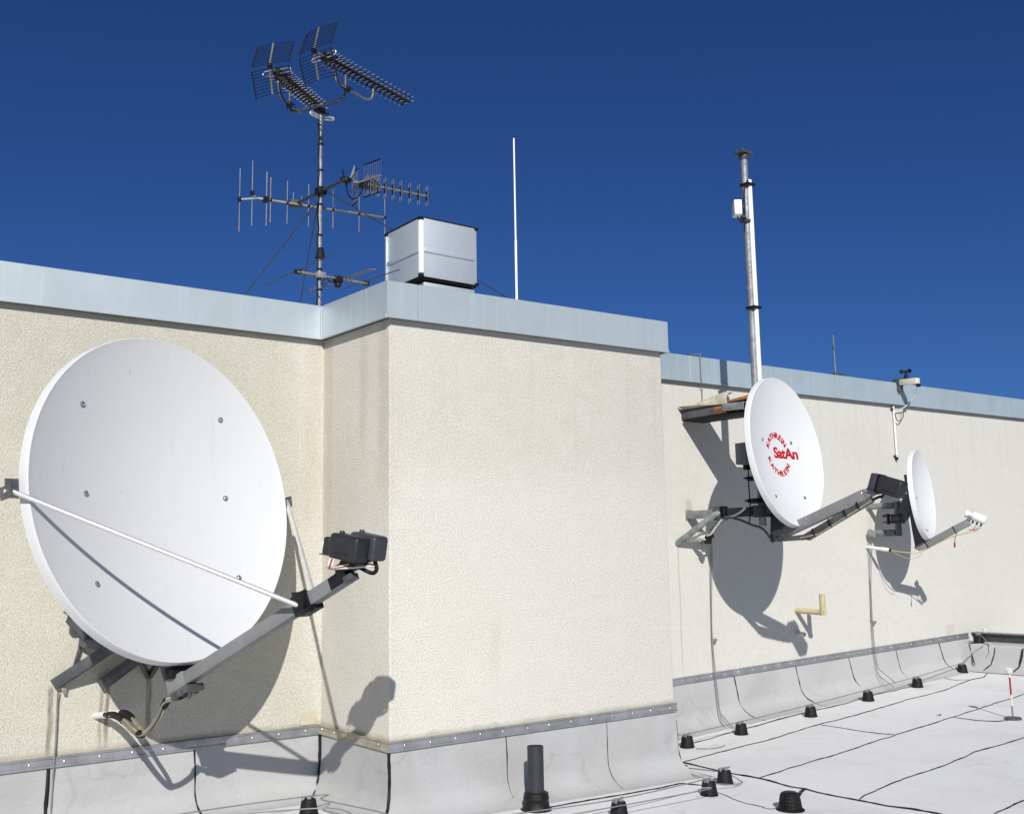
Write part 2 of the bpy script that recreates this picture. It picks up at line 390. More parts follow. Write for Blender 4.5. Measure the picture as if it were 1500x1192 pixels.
def z8(x, y): return (900+x/2.5, 900+y/2.5)
seams = [
 ([z8(*p) for p in ((248, 541), (400, 500), (560, 460), (750, 402), (880, 370), (1060, 315), (1200, 280), (1300, 240), (1350, 230), (1370, 210))], .0045),
 ([z8(*p) for p in ((530, 598), (700, 545), (850, 500), (1030, 440), (1240, 375), (1380, 330), (1500, 292), (1640, 245))], .0045),
 ([z8(*p) for p in ((890, 680), (920, 660), (1060, 600), (1190, 560), (1320, 505), (1500, 450), (1700, 380))], .0045),
 ([z8(*p) for p in ((1390, 730), (1500, 680), (1720, 590))], .0045),
 ([z8(*p) for p in ((248, 541), (330, 560), (420, 580), (530, 600), (640, 630), (700, 640), (800, 665), (890, 680), (1000, 700), (1090, 712), (1200, 734), (1420, 775))], .0075),
 ([z8(*p) for p in ((750, 403), (860, 420), (960, 435), (1030, 440))], .004),
 ([z8(*p) for p in ((1240, 375), (1320, 387), (1400, 392), (1440, 388))], .005),
 ([z8(*p) for p in ((-255, 708), (-100, 680), (0, 665), (80, 650), (160, 638), (240, 618), (270, 621), (320, 625))], .006),
 ([z8(*p) for p in ((320, 625), (430, 672), (480, 690), (550, 705))], .003),
 ([z8(*p) for p in ((600, 708), (570, 712), (540, 706))], .003),
 ([z8(*p) for p in ((670, 668), (683, 652), (698, 640))], .012),
 ([z8(*p) for p in ((1200, 232), (1250, 240), (1300, 238))], .003),
 ([z8(*p) for p in ((-250, 712), (-300, 706), (-345, 712))], .006),
 ([z8(*p) for p in ((1295, 204), (1370, 210), (1440, 216), (1500, 222))], .004),
 ([z8(*p) for p in ((270, 474), (335, 458), (400, 440), (470, 420), (520, 408), (600, 384), (700, 356), (760, 345), (830, 330), (900, 310), (960, 292), (1020, 280), (1100, 260), (1180, 236), (1260, 205))], .0045),
]
for i, (pl, r) in enumerate(seams):
    bead(MB(), [PR(*q) for q in pl], r, i+1, .035, .012, flat=.0015).build('felt_seam', M_BIT, roof, smooth=60)

# ================================================================== near block
near = thing('penthouse_block', (XB, YA, 0), 'cream rendered block with an inner corner and the large satellite dish, left of the step', 'building')
poly = [(-14, YA), (XB, YA), (XB, YC), (XR, YC), (XR, 8.8), (-14, 8.8)]
mb = MB().prism([Vector((x, y, -.3)) for x, y in poly], (0, 0, ZT-.03+.3))
me_wall = mb.build('wall', M_WALL, near, smooth=35)
bm = bmesh.new(); bm.from_mesh(me_wall.data)
es = [e for e in bm.edges if abs((e.verts[0].co-e.verts[1].co).normalized().z) > .99 and e.calc_face_angle_signed(0) > .5]
bmesh.ops.bevel(bm, geom=es, offset=.012, segments=3, affect='EDGES', profile=.5); bm.to_mesh(me_wall.data); bm.free()
me_wall.data.polygons.foreach_set('use_smooth', [True]*len(me_wall.data.polygons)); me_wall.data.set_sharp_from_angle(angle=rad(50))

def coping_panel(p0, p1, nrm, zt, zb, parent, mat, m0=0, m1=0, depth=.34):
    """one sheet-metal coping panel along p0->p1 (plan points on the wall line); m0/m1 mitre factors at the ends"""
    p0, p1, nrm = Vector((*p0, 0)), Vector((*p1, 0)), Vector((*nrm, 0)); d = (p1-p0).normalized()
    prof = [(OV, 0), (OV, 1), (OV-.004, 1), (-depth, 1.0), (-depth, .55), (.002, .55), (.002, .22), (OV-.010, .22), (OV-.010, 0)]
    rings = []
    for p, mi in ((p0, m0), (p1, m1)):
        ring = []
        for o, t in prof:
            q = p+nrm*o+d*(mi*o); z = zb(q)+(zt(q)-zb(q))*t
            if o == OV-.004: z += .003
            if o == -depth and t == 1: z -= .015
            ring.append(Vector((q.x, q.y, z)))
        rings.append(ring)
    mb = MB().loft(rings, True, True)
    # hemmed drip edge
    a, b = rings[0][0], rings[1][0]
    mb.beam(a+nrm*.004+Vector((0, 0, .010))+d*.001, b+nrm*.004+Vector((0, 0, .010))-d*.001, .008, .018)
    shade_rings = []
    for p, mi in ((p0, m0), (p1, m1)):
        ring = []
        for o, t in ((.004, .012), (OV-.0112, .012), (OV-.0112, .20), (.004, .20)):
            q = p+nrm*o+d*(mi*o); ring.append(Vector((q.x, q.y, zb(q)+(zt(q)-zb(q))*t)))
        shade_rings.append(ring)
    o = mb.build('coping_panel', mat, parent, smooth=30)
    MB().loft(shade_rings, True, True).build('gap_shade_strip', M_BLACKM, o, smooth=0)  # black strip added as the line of shade under the coping
    return o
def sag(q):            # the front coping dips towards the left corner
    if q.y > YA-.2: return 0
    if q.x > XB+.02 or q.y < YC+.01: return -.017+.030*(q.x-XB)/(XR-XB) if q.x < XR else .013*max(0, 1-(q.y-YC)/.9)
    return -.017*(YA-.1-q.y)/(YA-.1-YC) if q.y < YA-.1 else 0
zt_n, zb_n = (lambda q: ZT+sag(q)), (lambda q: ZB+sag(q)*.9)
g = .002
# A: inner corner at XB -> panel ends cut back along the mitre
ax = [-14, -9, -5, -1.5, XB]
for a, b in zip(ax[:-1], ax[1:]):
    coping_panel((a+g, YA), (b-g if b != XB else b-.003, YA), (0, -1), zt_n, zb_n, near, M_ZINC, 0, -1 if b == XB else 0)
ysm = PX(537, 440, XB-OV).y
coping_panel((XB, YA-.003), (XB, ysm+g), (-1, 0), zt_n, zb_n, near, M_ZINC, 1, 0)
coping_panel((XB, ysm-g), (XB, YC), (-1, 0), zt_n, zb_n, near, M_ZINC, 0, 1)
cs = [XB, PY(612, 445, YC-OV).x, PY(944, 495, YC-OV).x, XR]
for i, (a, b) in enumerate(zip(cs[:-1], cs[1:])):
    coping_panel((a+(g if i else .001), YC), (b-(g if i < 2 else .001), YC), (0, -1), zt_n, zb_n, near, M_ZINC, -1 if i == 0 else 0, 1 if i == 2 else 0)
coping_panel((XR, YC+.001), (XR, YD+.6), (1, 0), zt_n, zb_n, near, M_ZINC, -1, 0, .3)
# joint strips behind the gaps
MB().box((XB-OV+.012, ysm, (ZT+ZB)/2), .02, .02, ZT-ZB-.03).build('coping_joint', M_STRIP, near)
for a in cs[1:3]: MB().box((a, YC-OV+.012, (ZT+ZB)/2), .02, .02, ZT-ZB-.03).build('coping_joint', M_STRIP, near)
MB().tube([(XB-OV-.001, YA-OV-.001, ZB+.004), (XB-OV-.001, YA-OV-.001, ZT-.003)], .006, 8).build('coping_joint', M_STRIP, near, smooth=30)

# flashing strips with screws
screw_me = MB().lathe([(.0001, .0055), (.004, .005), (.0068, .002), (.0075, 0)], (0, 0, 0), (0, -1, 0), 10, cap=False)
def strip(p0, p1, nrm, zt, zb, parent, mat, m0, m1, screws, name='flashing_strip'):
    p0, p1, nrm = Vector((*p0, 0)), Vector((*p1, 0)), Vector((*nrm, 0)); d = (p1-p0).normalized()
    prof = [(.0012, 1.0), (.016, .94), (.016, .84), (.0105, .76), (.0105, .26), (.016, .18), (.016, .0), (.0012, .0)]
    rings = []
    for p, mi in ((p0, m0), (p1, m1)):
        ring = []
        for o, t in prof:
            q = p+nrm*o+d*(mi*o); ring.append(Vector((q.x, q.y, zb(q.x)+(zt(q.x)-zb(q.x))*t)))
        rings.append(ring)
    s = MB().loft(rings, True, True).build(name, mat, parent, smooth=30)
    first = None
    for q in screws:
        c = p0+d*(q+R.uniform(-.008, .008))+nrm*(.0105-R.choice((0, 0, .0015))); c.z = (zt(c.x)+zb(c.x))/2+R.uniform(-.003, .003)
        if first is None:
            k = MB().lathe([(.0001, .0060), (.0045, .0042), (.0075, .002), (.0082, 0)], (0, 0, 0), nrm, 10, cap=False)
            k.v = [v+ORG[s.name] for v in k.v]
            k = k.build('screw', M_SCREW, s, smooth=50); first = k
        else:
            k = first.copy(); COL.objects.link(k); k.parent = s
        k.location = c-ORG[s.name]
    return s
zsn, zbn = (lambda x: ST), (lambda x: SB)
strip((-12, YA), (XB, YA), (0, -1), zsn, zbn, near, M_STRIP, 0, -1, [12+1.296+.1667*k for k in range(-3, 10)])
strip((XB, YA), (XB, YC), (-1, 0), zsn, zbn, near, M_STRIPB, 1, 1, [.03, .19, .35, .53, .71])
strip((XB, YC), (XR, YC), (0, -1), zsn, zbn, near, M_STRIP, -1, 1, [2.983-XB+.1667*k for k in range(13)])

# felt upstands
def upstand(p0, p1, nrm, zs, parent, mat, foot, m0, m1, rcv=.15, n=60, seed=0, name='upstand'):
    p0, p1, nrm = Vector((*p0, 0)), Vector((*p1, 0)), Vector((*nrm, 0)); d = (p1-p0).normalized()
    ks = [0, .2, .4, .6, .75, .85, .93, 1, 1.12]
    rings = []
    for i in range(n+1):
        f = i/n; ring = []
        for j in range(14):
            if j < 5: o = .004+.006*(j/4); t = 1-j/4
            else:
                a = (j-4)/9*math.pi/2; o = .010+(foot-.010)*(1-math.cos(a)); t = None
            A = p0+nrm*o+d*(m0*o); B = p1+nrm*o+d*(m1*o); q = A.lerp(B, f); rz = roof_z(q.x)
            zt_ = zs(q.x)
            if t is not None: z = rz+rcv+(zt_-rz-rcv)*t
            else: z = rz+.003+(rcv-.003)*(1-math.sin(a))
            w_ = mnoise.noise(Vector((q.x*2.2+seed, q.y*2.2, z*3)))*.014*(0 if j == 0 else min(1, j/4))*(1 if j < 12 else .3)
            q = q+nrm*w_; ring.append(Vector((q.x, q.y, z+(abs(w_)*.4 if j > 8 else 0))))
        rings.append(ring)
    # thickness: extra ring row at the very toe
    for r in rings:
        e = r[-1].copy(); e.z = roof_z(e.x)-.01; r.append(e)
    o = MB().loft(rings, False, False).build(name, mat, parent, smooth=60)
    return rings, o
def nsl(z): return lambda x: z+.004
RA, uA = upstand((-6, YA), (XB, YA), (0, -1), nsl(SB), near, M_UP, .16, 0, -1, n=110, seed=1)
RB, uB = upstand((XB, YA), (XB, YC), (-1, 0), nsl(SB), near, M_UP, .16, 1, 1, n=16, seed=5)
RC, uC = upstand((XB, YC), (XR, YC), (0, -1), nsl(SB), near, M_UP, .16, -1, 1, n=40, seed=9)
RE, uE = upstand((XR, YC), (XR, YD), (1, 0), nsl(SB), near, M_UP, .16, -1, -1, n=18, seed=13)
def ring_at(rings, val, axis):
    i = min(range(len(rings)), key=lambda k: abs(rings[k][2][axis]-val)); return rings[i]
def down(mb, rings, val, axis, r, seed, lean=0.0, jmax=13, rfun=None, off=(0, -.002, 0)):
    ring = ring_at(rings, val, axis); pts = []
    for j in range(0, jmax+1):
        p = ring[j].copy(); p[axis] = val+lean*(j/13); p += Vector(off); pts.append(p)
    q = bead_pts(pts, .03, .006, seed); rr = [r*(.55+1.0*abs(mnoise.noise(p*17+Vector((seed, 2, 3))))) for p in q]
    if rfun: rr = [a*rfun(i/len(rr)) for i, a in enumerate(rr)]
    MB().tube(q, rr, 6).build('bitumen_bead', M_BIT, mb, smooth=60)
down(near, RA, PY(70, 1140, YA).x, 0, .012, 21, -.02)
down(near, RA, PY(284, 1110, YA).x, 0, .006, 22, .01)
down(near, RC, PY(740, 1090, YC).x, 0, .004, 23, .01, 9, lambda t: 1.2-t)
down(near, RC, PY(888, 1062, YC).x, 0, .003, 24, .01, 12, lambda t: .8)
crn = [Vector((XB-o, YA-o, z)) for o, z in ((.012, SB), (.016, SB-.12), (.016, SB-.24), (.03, SB-.3), (.09, roof_z(XB)+.02), (.17, roof_z(XB)+.006))]
q = bead_pts(crn, .03, .008, 3); MB().tube(q, [.013*(.7+.8*abs(mnoise.noise(p*19))) for p in q], 6).build('bitumen_bead', M_BIT, near, smooth=60)
crn = [Vector((XB-o, YC-o, z)) for o, z in ((.010, SB), (.010, SB-.12), (.011, SB-.22), (.03, roof_z(XB)+.08), (.08, roof_z(XB)+.02), (.15, roof_z(XB)+.004))]
q = bead_pts(crn, .03, .006, 4); MB().tube(q, [.011*(.7+.8*abs(mnoise.noise(p*19+Vector((3, 1, 1))))) for p in q], 6).build('bitumen_bead', M_BIT, near, smooth=60)
crn = [Vector((XR+o, YC-o*.6, z)) for o, z in ((.008, SB-.06), (.009, SB-.16), (.012, SB-.24), (.03, SB-.33), (.06, .06))]
q = bead_pts(crn, .03, .005, 6); MB().tube(q, [.008*(.5+1.0*abs(mnoise.noise(p*19+Vector((9, 1, 1))))) for p in q], 6).build('bitumen_bead', M_BIT, near, smooth=60)

# ================================================================== rear block
rear = thing('rear_block', (XR, YD, 0), 'long cream rendered wall receding right with the two smaller satellite dishes', 'building')
XE = 34
mb = MB(); xs = [XR+.006, 12, 20, XE]
pl = [(XR+.006, YD), (XE, YD), (XE, 12), (XR+.006, 12)]
lo = [Vector((x, y, -.3)) for x, y in pl]; hi = [Vector((x, y, dzt(x)-.03)) for x, y in pl]
mb.loft([lo, hi], True, True).build('wall', M_WALLD, rear, smooth=0)
dseam = [XR+.01, PY(1000.5, 540, YD-OV).x, PY(1029, 540, YD-OV).x, PY(1230, 570, YD-OV).x, PY(1300, 580, YD-OV).x+.6, 13.5, 17, 22, XE]
for a, b in zip(dseam[:-1], dseam[1:]):
    coping_panel((a+g*.6, YD), (b-g*.6, YD), (0, -1), lambda q: dzt(q.x), lambda q: dzb(q.x), rear, M_ZINCD, 0, 0, .3)
for a in dseam[1:-1]: MB().box((a, YD-OV+.012, (dzt(a)+dzb(a))/2), .02, .02, dzt(a)-dzb(a)-.03).build('coping_joint', M_STRIP, rear)
strip((XR+.02, YD), (10.32, YD), (0, -1), dst, dsb, rear, M_STRIP, 0, 0, [.06+.1667*k for k in range(31)])
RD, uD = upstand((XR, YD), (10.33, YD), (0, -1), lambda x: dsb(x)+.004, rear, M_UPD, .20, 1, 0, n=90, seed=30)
for k, (u, l, r) in enumerate(((1074, .03, .005), (1164, .03, .006), (1242, .04, .006), (1311, .03, .004), (1374, .05, .005))):
    down(rear, RD, PY(u, 985-(u-1074)*.15, YD).x, 0, r, 40+k, l+.10, 13)

# ================================================================== satellite dishes
def V3(x, y, z): return Vector((x, y, z+ZO))
class Dish:
    def __init__(s, c, phi, tau, a, b, depth, flange, flare):
        phi, tau = rad(phi), rad(tau)
        s.c = V3(*c); s.n = Vector((math.sin(phi)*math.cos(tau), -math.cos(phi)*math.cos(tau), math.sin(tau)))
        s.h = Vector((math.cos(phi), math.sin(phi), 0)); s.v = s.n.cross(s.h)*1.0
        if s.v.z < 0: s.v = -s.v
        s.a, s.b, s.D, s.fl, s.fr = a, b, depth, flange, flare
    def P(s, h, v, n): return s.c+s.h*h+s.v*v+s.n*n
    def bowl(s, h, v): return -s.D*(1-(h/s.a)**2-(v/s.b)**2)
    def S(s, h, v, off=0): return s.P(h, v, s.bowl(h, v)+off)
    def M(s, u, v, hoff=0): return PP(u, v, s.c+s.h*hoff, s.h)          # photo point on the dish's plane of symmetry
    def reflector(s, mat, parent, n=96):
        prof = [(t/22, None) for t in range(1, 23)]
        rings = []
        def el(k, off): return [s.P(s.a*k*math.cos(q), s.b*k*math.sin(q), off) for q in (2*math.pi*i/n for i in range(n))]
        def eo(e, off): return [s.P((s.a+e)*math.cos(q), (s.b+e)*math.sin(q), off) for q in (2*math.pi*i/n for i in range(n))]
        for t in range(1, 31): k = t/30*.994; rings.append(el(k, -s.D*(1-k*k)))
        e = s.fr
        rings += [eo(.001, .001), eo(.004, .000), eo(.006, -.004), eo(e*.6+.004, -s.fl*.5), eo(e+.004, -s.fl), eo(e+.001, -s.fl-.003), eo(e-.004, -s.fl), eo(-.006, -.018), ]
        for t in range(29, 0, -1): k = t/30*.985; rings.append(el(k, -s.D*(1-k*k)-.012))
        mb = MB().loft(rings, True, False); N = len(mb.v)
        mb.v += [s.P(0, 0, -s.D), s.P(0, 0, -s.D-.012)]; L = len(rings)
        for i in range(n):
            mb.f.append((N, (i+1) % n, i)); mb.f.append((N+1, (L-1)*n+i, (L-1)*n+(i+1) % n))
        return mb.build('reflector', mat, parent, smooth=38)
    def bolts(s, pts, r, parent):
        for h, v in pts:
            o = s.S(h, v, .0008); nn = (s.n-s.h*(2*s.D*h/s.a**2)-s.v*(2*s.D*v/s.b**2)).normalized()
            m = MB().lathe([(r*1.25, 0), (r*1.2, r*.12), (r*.95, r*.18)], o, nn, 16); m.build('bolt_cup', M_ARM, parent, smooth=40)
            m = MB().lathe([(r*.78, r*.1), (r*.72, r*.45), (r*.40, r*.62), (.0001, r*.66)], o, nn, 14, cap=False); m.build('bolt', M_SCREW, parent, smooth=50)

def lnb_unit(parent, c, ax, up, L, W, H, mat, mat2, throat=True, knob=True):
    """weather cap of a feed: hood behind, throat towards the dish (ax)"""
    ax = Vector(ax).normalized(); sd = ax.cross(Vector(up)).normalized(); u = sd.cross(ax).normalized(); c = Vector(c); A = (ax, sd, u)
    hood = MB().box(c, L, W, H, A).build('lnb_hood', mat, parent, bevel=min(W, H)*.19, bseg=4, smooth=40)
    m = MB()
    m.box(c-ax*L*.36, L*.10, W*1.02, H*.90, A)                       # raised band near the rear end
    m.build('hood_band', mat, hood, bevel=.003, smooth=40)
    m = MB(); m.box(c+ax*.01*L-u*H*.24, L*.52, W*1.03, H*.035, A); m.build('hood_ridge', M_BLACK, hood, bevel=.001)
    if throat:
        m = MB(); m.box(c+ax*(L*.5+L*.12)-u*H*.08, L*.26, W*.82, H*.72, A); t = m.build('feed_throat', mat, parent, bevel=min(W, H)*.13, bseg=3, smooth=40)
        m = MB().lathe([(H*.26, 0), (H*.27, .006), (H*.20, .010)], c+ax*(L*.755)-u*H*.06, ax, 18); m.build('feed_window', M_WHITEP, t, smooth=40)
        m = MB().beam(c+ax*(L*.46)-u*H*.42, c+ax*(L*.90)-u*H*.46, W*.5, .006, u); m.build('latch', M_ARM, t, bevel=.001)
    if knob: MB().lathe([(H*.11, 0), (H*.11, H*.08), (H*.08, H*.12)], c+ax*L*.30+u*H*.48, u, 12).build('hood_knob', mat, hood, smooth=45)
    return hood

# ------------------------------------------------------------------ large dish
d1 = Dish((1.766, 5.20, .336), 19.0, 10.6, .761, .821, .15, .058, .007)
D1 = thing('satellite_dish', d1.P(0, -.95, -.1), 'largest satellite dish, plain grey white with two tubular struts to its feed arm', 'satellite dish', 'satellite dishes on the walls')
d1.reflector(M_DISH, D1)
d1.bolts([(-.425, .444), (.413, .450), (-.407, .016), (.428, .022), (-.410, -.422), (.429, -.416)], .0125, D1)
# feed arm
a0, a1 = d1.P(0, -.905, -.03), d1.P(0, -.617, 1.10)
armu = (d1.v - (a1-a0).normalized()*d1.v.dot((a1-a0).normalized())).normalized()
arm = MB().beam(a0, a1, .058, .062, armu).build('feed_arm', M_ARM, D1, bevel=.005, smooth=35)
da = (a1-a0).normalized(); sa = armu.cross(da).normalized()
m = MB().beam(a0-da*.10, a0+da*.03, .07, .075, armu); m.build('arm_socket', M_ARM, arm, bevel=.004)
m = MB()
for k in range(3): m.beam(a0-da*.05+da*.045*k-armu*.055-sa*.055, a0-da*.05+da*.045*k-armu*.055+sa*.055, .028, .034, armu)
m.build('cable_clamp', M_STEELD, arm, bevel=.002)
for k in (-.5, .5): MB().lathe([(.006, 0), (.005, .006), (.001, .007)], a0+da*(.0+.05*k)-armu*.045-sa*.036, -sa, 10).build('screw', M_SCREW, arm)
# socket bracket up to the dish back
m = MB(); q0 = a0-da*.04
m.prism([q0+armu*.03-sa*.032, d1.P(-.032, -.80, -.10), d1.P(-.032, -.62, -.16), d1.P(-.032, -.62, -.22), d1.P(-.032, -.86, -.16), q0-da*.06-armu*.02-sa*.032], sa*.064)
m.build('arm_bracket', M_ARMD, D1, bevel=.003)
m = MB(); m.box(d1.P(.02, -.86, -.075), .16, .05, .055, (d1.h, d1.n, d1.v)); m.build('bracket_block', M_BLACKM, D1, bevel=.006)
# clamp for struts
cl = d1.M(450, 884); cl = a0+da*((cl-a0).dot(da))
m = MB(); A3 = (da, sa, armu)
m.box(cl+sa*.038, .10, .012, .085, A3); m.box(cl-sa*.038, .10, .012, .085, A3); m.box(cl-armu*.042, .10, .088, .012, A3); m.box(cl+armu*.040, .05, .088, .010, A3)
m.prism([cl-sa*.045-da*.02-armu*.05, cl-sa*.045+da*.03-armu*.05, cl-sa*.045+da*.05+armu*.03, cl-sa*.045-da*.01+armu*.055], -sa*.02)
m.box(cl-sa*.05-armu*.055+da*.035, .05, .04, .018, A3)
scl = m.build('strut_clamp', M_BLACK, arm, bevel=.002)
# struts
for sgn, uv in ((-1, (17, 719)), (1, (421, 735))):
    hh = -.865 if sgn < 0 else .815
    e0 = PP(*uv, d1.P(0, 0, -.03), d1.n); hh = (e0-d1.c).dot(d1.h); vv = (e0-d1.c).dot(d1.v); e1 = cl+sa*.058*sgn-armu*.012
    dd = (e1-e0).normalized()
    st = MB().tube([e0-dd*.01, e1-dd*.025], .0105, 14).build('strut', M_ALU, D1, smooth=50)
    MB().tube([e1-dd*.035, e1-dd*.02, e1+dd*.0, e1+dd*.015], [.0105, .0125, .010, .006], 12).build('strut_end', M_ALU, st, smooth=50)
    m = MB(); bx = d1.h*sgn
    m.box(d1.P(hh+.012*sgn, vv+.0, -.052), .010, .085, .06, (d1.h, d1.n, d1.v))
    m.box(d1.P(hh-sgn*.045, vv+.035, -.062), .11, .008, .06, (d1.h, d1.n, d1.v))
    m.box(d1.P(hh-sgn*.045, vv-.005, -.086), .11, .075, .008, (d1.h, d1.n, d1.v))
    b_ = m.build('strut_bracket', M_STEELD, D1, bevel=.003)
    MB().lathe([(.010, 0), (.010, .012), (.006, .016)], d1.P(hh+sgn*.014, vv, -.04), bx, 6).build('bolt', M_SCREW, b_)
# feeds
fax = (d1.P(0, 0, -.15)-d1.P(0, -.5, 1.16)).normalized()
c1 = PP(511, 802, d1.P(-.05, 0, 0), d1.h); c2 = PP(539, 800, d1.P(.040, 0, 0), d1.h)
h1 = lnb_unit(D1, c1, fax, (0, 0, 1), .165, .088, .108, M_LNB, M_BLACK)
h2 = lnb_unit(D1, c2, fax+d1.h*.10, (0, 0, 1), .165, .088, .108, M_LNB2, M_BLACK)
tip = a1
m = MB(); m.beam(tip-da*.09, tip+da*.015, .066, .055, armu); m.box(tip+armu*.035, .075, .06, .05, A3)
m.prism([tip-da*.06+armu*.02-sa*.03, c1-Vector((0, 0, .058))+fax*.05-sa*.0, c1-Vector((0, 0, .058))-fax*.06, tip+da*.05+armu*.01-sa*.03], sa*.07)
m.beam(c1-Vector((0, 0, .062)), c2-Vector((0, 0, .062)), .07, .012)
m.build('feed_holder', M_BLACK, D1, bevel=.004)
m = MB()
for k, (mm, off) in enumerate(((M_CABLEW, 0), (M_RED, .012), (M_CABLEW, .020))):
    p0 = c1-Vector((0, 0, .055))+fax*(.055-off)-sa*.055
    pts = spline([p0, p0+Vector((0, 0, -.03))-sa*.012, tip+armu*.040-sa*.052-da*.02+fax*.02, tip+armu*(.030-off*.6)-sa*.052+da*.04, tip+armu*(.022-off)+da*.085-sa*.01, c2-Vector((0, 0, .075))-fax*.045])
    MB().tube(pts, .0052, 8).build('feed_cable', mm, D1, smooth=60)
MB().tube(spline([c2-Vector((0, 0, .055))-fax*.04, c2-Vector((0, 0, .09))-fax*.05, c2-Vector((0, 0, .11))-fax*.02, tip+da*.06+armu*.02]), .009, 8).build('feed_cable', M_BLACKM, D1, smooth=60)
MB().box(tip-armu*.02-sa*.01+da*.02, .05, .05, .03, A3).build('holder_clamp', M_STEELD, D1, bevel=.004)

# wall mount of the large dish
WM = thing('wall_mount', PY(80, 1003, YA), 'dark angle iron wall mount behind the largest dish, rust streaks below', 'wall mount')
pw1, pw2 = PY(80, 1002, YA-.006), PY(149, 1003, YA-.006)
t1, t2 = PY(228, 906, 5.52), PY(262, 918, 5.52)
MB().channel(pw1, t1, .05, .055, .006, (0, 0, 1)).build('brace', M_STEELD, WM, bevel=.001)
MB().channel(pw2, t2, .05, .055, .006, (0, 0, 1)).build('brace', M_STEELD, WM, bevel=.001)
mx = (t1+t2)/2
MB().tube([mx+Vector((0, 0, -.10)), mx+Vector((0, 0, .95))], .034, 18).build('mast', M_GALV, WM, smooth=50)
MB().beam(t1-Vector((.04, 0, 0)), t2+Vector((.04, 0, 0)), .09, .07).build('mast_clamp', M_STEELD, WM, bevel=.004)
hb = PY(120, 938, YA-.03)
MB().beam(hb, PY(172, 948, 5.60), .05, .055).build('cross_bar', M_STEELD, WM, bevel=.003)
MB().beam(PY(119, 940, YA-.02), PY(106, 985, YA-.02), .014, .014).build('hanger', M_STEELD, WM, bevel=.002)
m = MB(); m.box(PY(110, 915, YA-.02), .05, .03, .09); m.beam(PY(101, 904, YA-.01), PY(128, 932, 5.70), .02, .05); m.build('dark_piece', M_STEELD, WM, bevel=.003)  # dark box and short bar close to the wall
for zz in (.35, .85): MB().beam((mx.x, YA, mx.z+zz), (mx.x, mx.y, mx.z+zz), .06, .06).build('cross_bar', M_STEELD, WM, bevel=.003)
for k in (-1, 1): MB().box((mx.x, mx.y-.035, mx.z+.6+.25*k), .12, .07, .06).build('mast_clamp', M_STEELD, WM, bevel=.004)
gz = PY(217, 990, YA-.01)
MB().beam(gz, PY(203, 962, 5.62), .022, .03).build('gusset', M_STEELD, WM, bevel=.002)
MB().beam(gz+Vector((.008, 0, .002)), PY(240, 958, 5.55), .022, .035).build('gusset', M_STEELD, WM, bevel=.002)
m = MB(); m.lathe([(.014, 0), (.014, .01), (.009, .014), (.009, .03)], pw1+Vector((.045, -.012, -.02)), (0, -.3, -1), 6); m.build('bolt', M_SCREW, WM)

# conductor from the mount down the wall
def conductor(name, pts, r, mat, label, cat, group=None):
    o = MB().tube(pts, r, 8).build(name, mat, None, smooth=60, at=pts[0]); return tag(o, label, cat, group)
cd = PY(85, 1012, YA-.03)
conductor('conductor_wire', spline([cd, PY(84, 1030, YA-.02), PY(82, 1075, YA-.02), PY(79, 1118, YA-.022), PY(77, 1150, YA-.016), PY(75, 1188, YA-.02), PY(74, 1225, YA-.03)]), .0042, M_WIRE, 'thin grey wire from the largest dish mount down the wall', 'wire')
# cable outlets
for (u, v, u2, v2, lab) in ((138, 1048, 154, 1046.5, 'white pipe stub under the largest dish, left one of two cable outlets'), (160, 1044, 180, 1044, 'white pipe stub half in dish shadow, right one of two cable outlets')):
    p = PY(u, v, YA+.01); q = PY(u2, v2, YA-.085); dd = (q-p).normalized()
    o = thing('conduit_stub', p, lab, 'pipe')
    m = MB(); m.lathe([(.017, 0), (.017, (q-p).length-.001), (.0135, (q-p).length), (.0135, (q-p).length-.03)], p, dd, 16, cap=False); m.build('pipe', M_PVC, o, smooth=50)
cb = thing('cable_bundle', PY(162, 1046, YA-.085), 'yellowed taped cables looping from wall stubs up to the largest dish arm', 'cable')
end = a0-da*.02-armu*.08
tr = [PY(155, 1046.5, YA-.06), PY(170, 1047, 5.60), PY(182, 1056, 5.43), PY(194, 1068, 5.34), PY(206, 1075, 5.28), PY(218, 1068, 5.24), PY(232, 1048, 5.19), PY(244, 1026, 5.15), end, a0+da*.03-armu*.05]
for k, off in enumerate((Vector((0, 0, .006)), Vector((.011, 0, -.005)), Vector((-.008, -.008, -.004)))):
    mat = (M_CABLE, M_CABLE, M_ALUD)[k]
    MB().tube([p+off for p in spline(tr, 7)], .0075, 8).build('cable', mat, cb, smooth=60)
tr2 = [PY(174, 1043.5, YA-.05), PY(188, 1046, 5.60), PY(198, 1058, 5.45), PY(206, 1068, 5.34), PY(208, 1074, 5.285)]
for off in (Vector((0, 0, 0)), Vector((.012, 0, -.006))): MB().tube([p+off for p in spline(tr2, 7)], .0075, 8).build('cable', M_CABLE, cb, smooth=60)
def wrap(parent, pts, r): MB().tube(spline(pts, 6), r, 10).build('tape_sleeve', M_BLACKM, parent, smooth=60)
wrap(cb, [PY(159, 1046.5, 5.71), PY(167, 1046.8, 5.635), PY(176, 1051, 5.51), PY(181, 1055.5, 5.44)], [.0175]*13+[.0175]*6)
wrap(cb, [PY(178, 1043.8, 5.72), PY(186, 1045.3, 5.62), PY(193, 1051.5, 5.52)], [.018]*13)
wrap(cb, [PY(202, 1073, 5.295), PY(206, 1075.5, 5.28), PY(210, 1074.5, 5.265)], [.018]*13)
wrap(cb, [PY(239, 1035, 5.168), PY(242, 1030, 5.158), PY(245, 1025, 5.148)], [.019]*13)

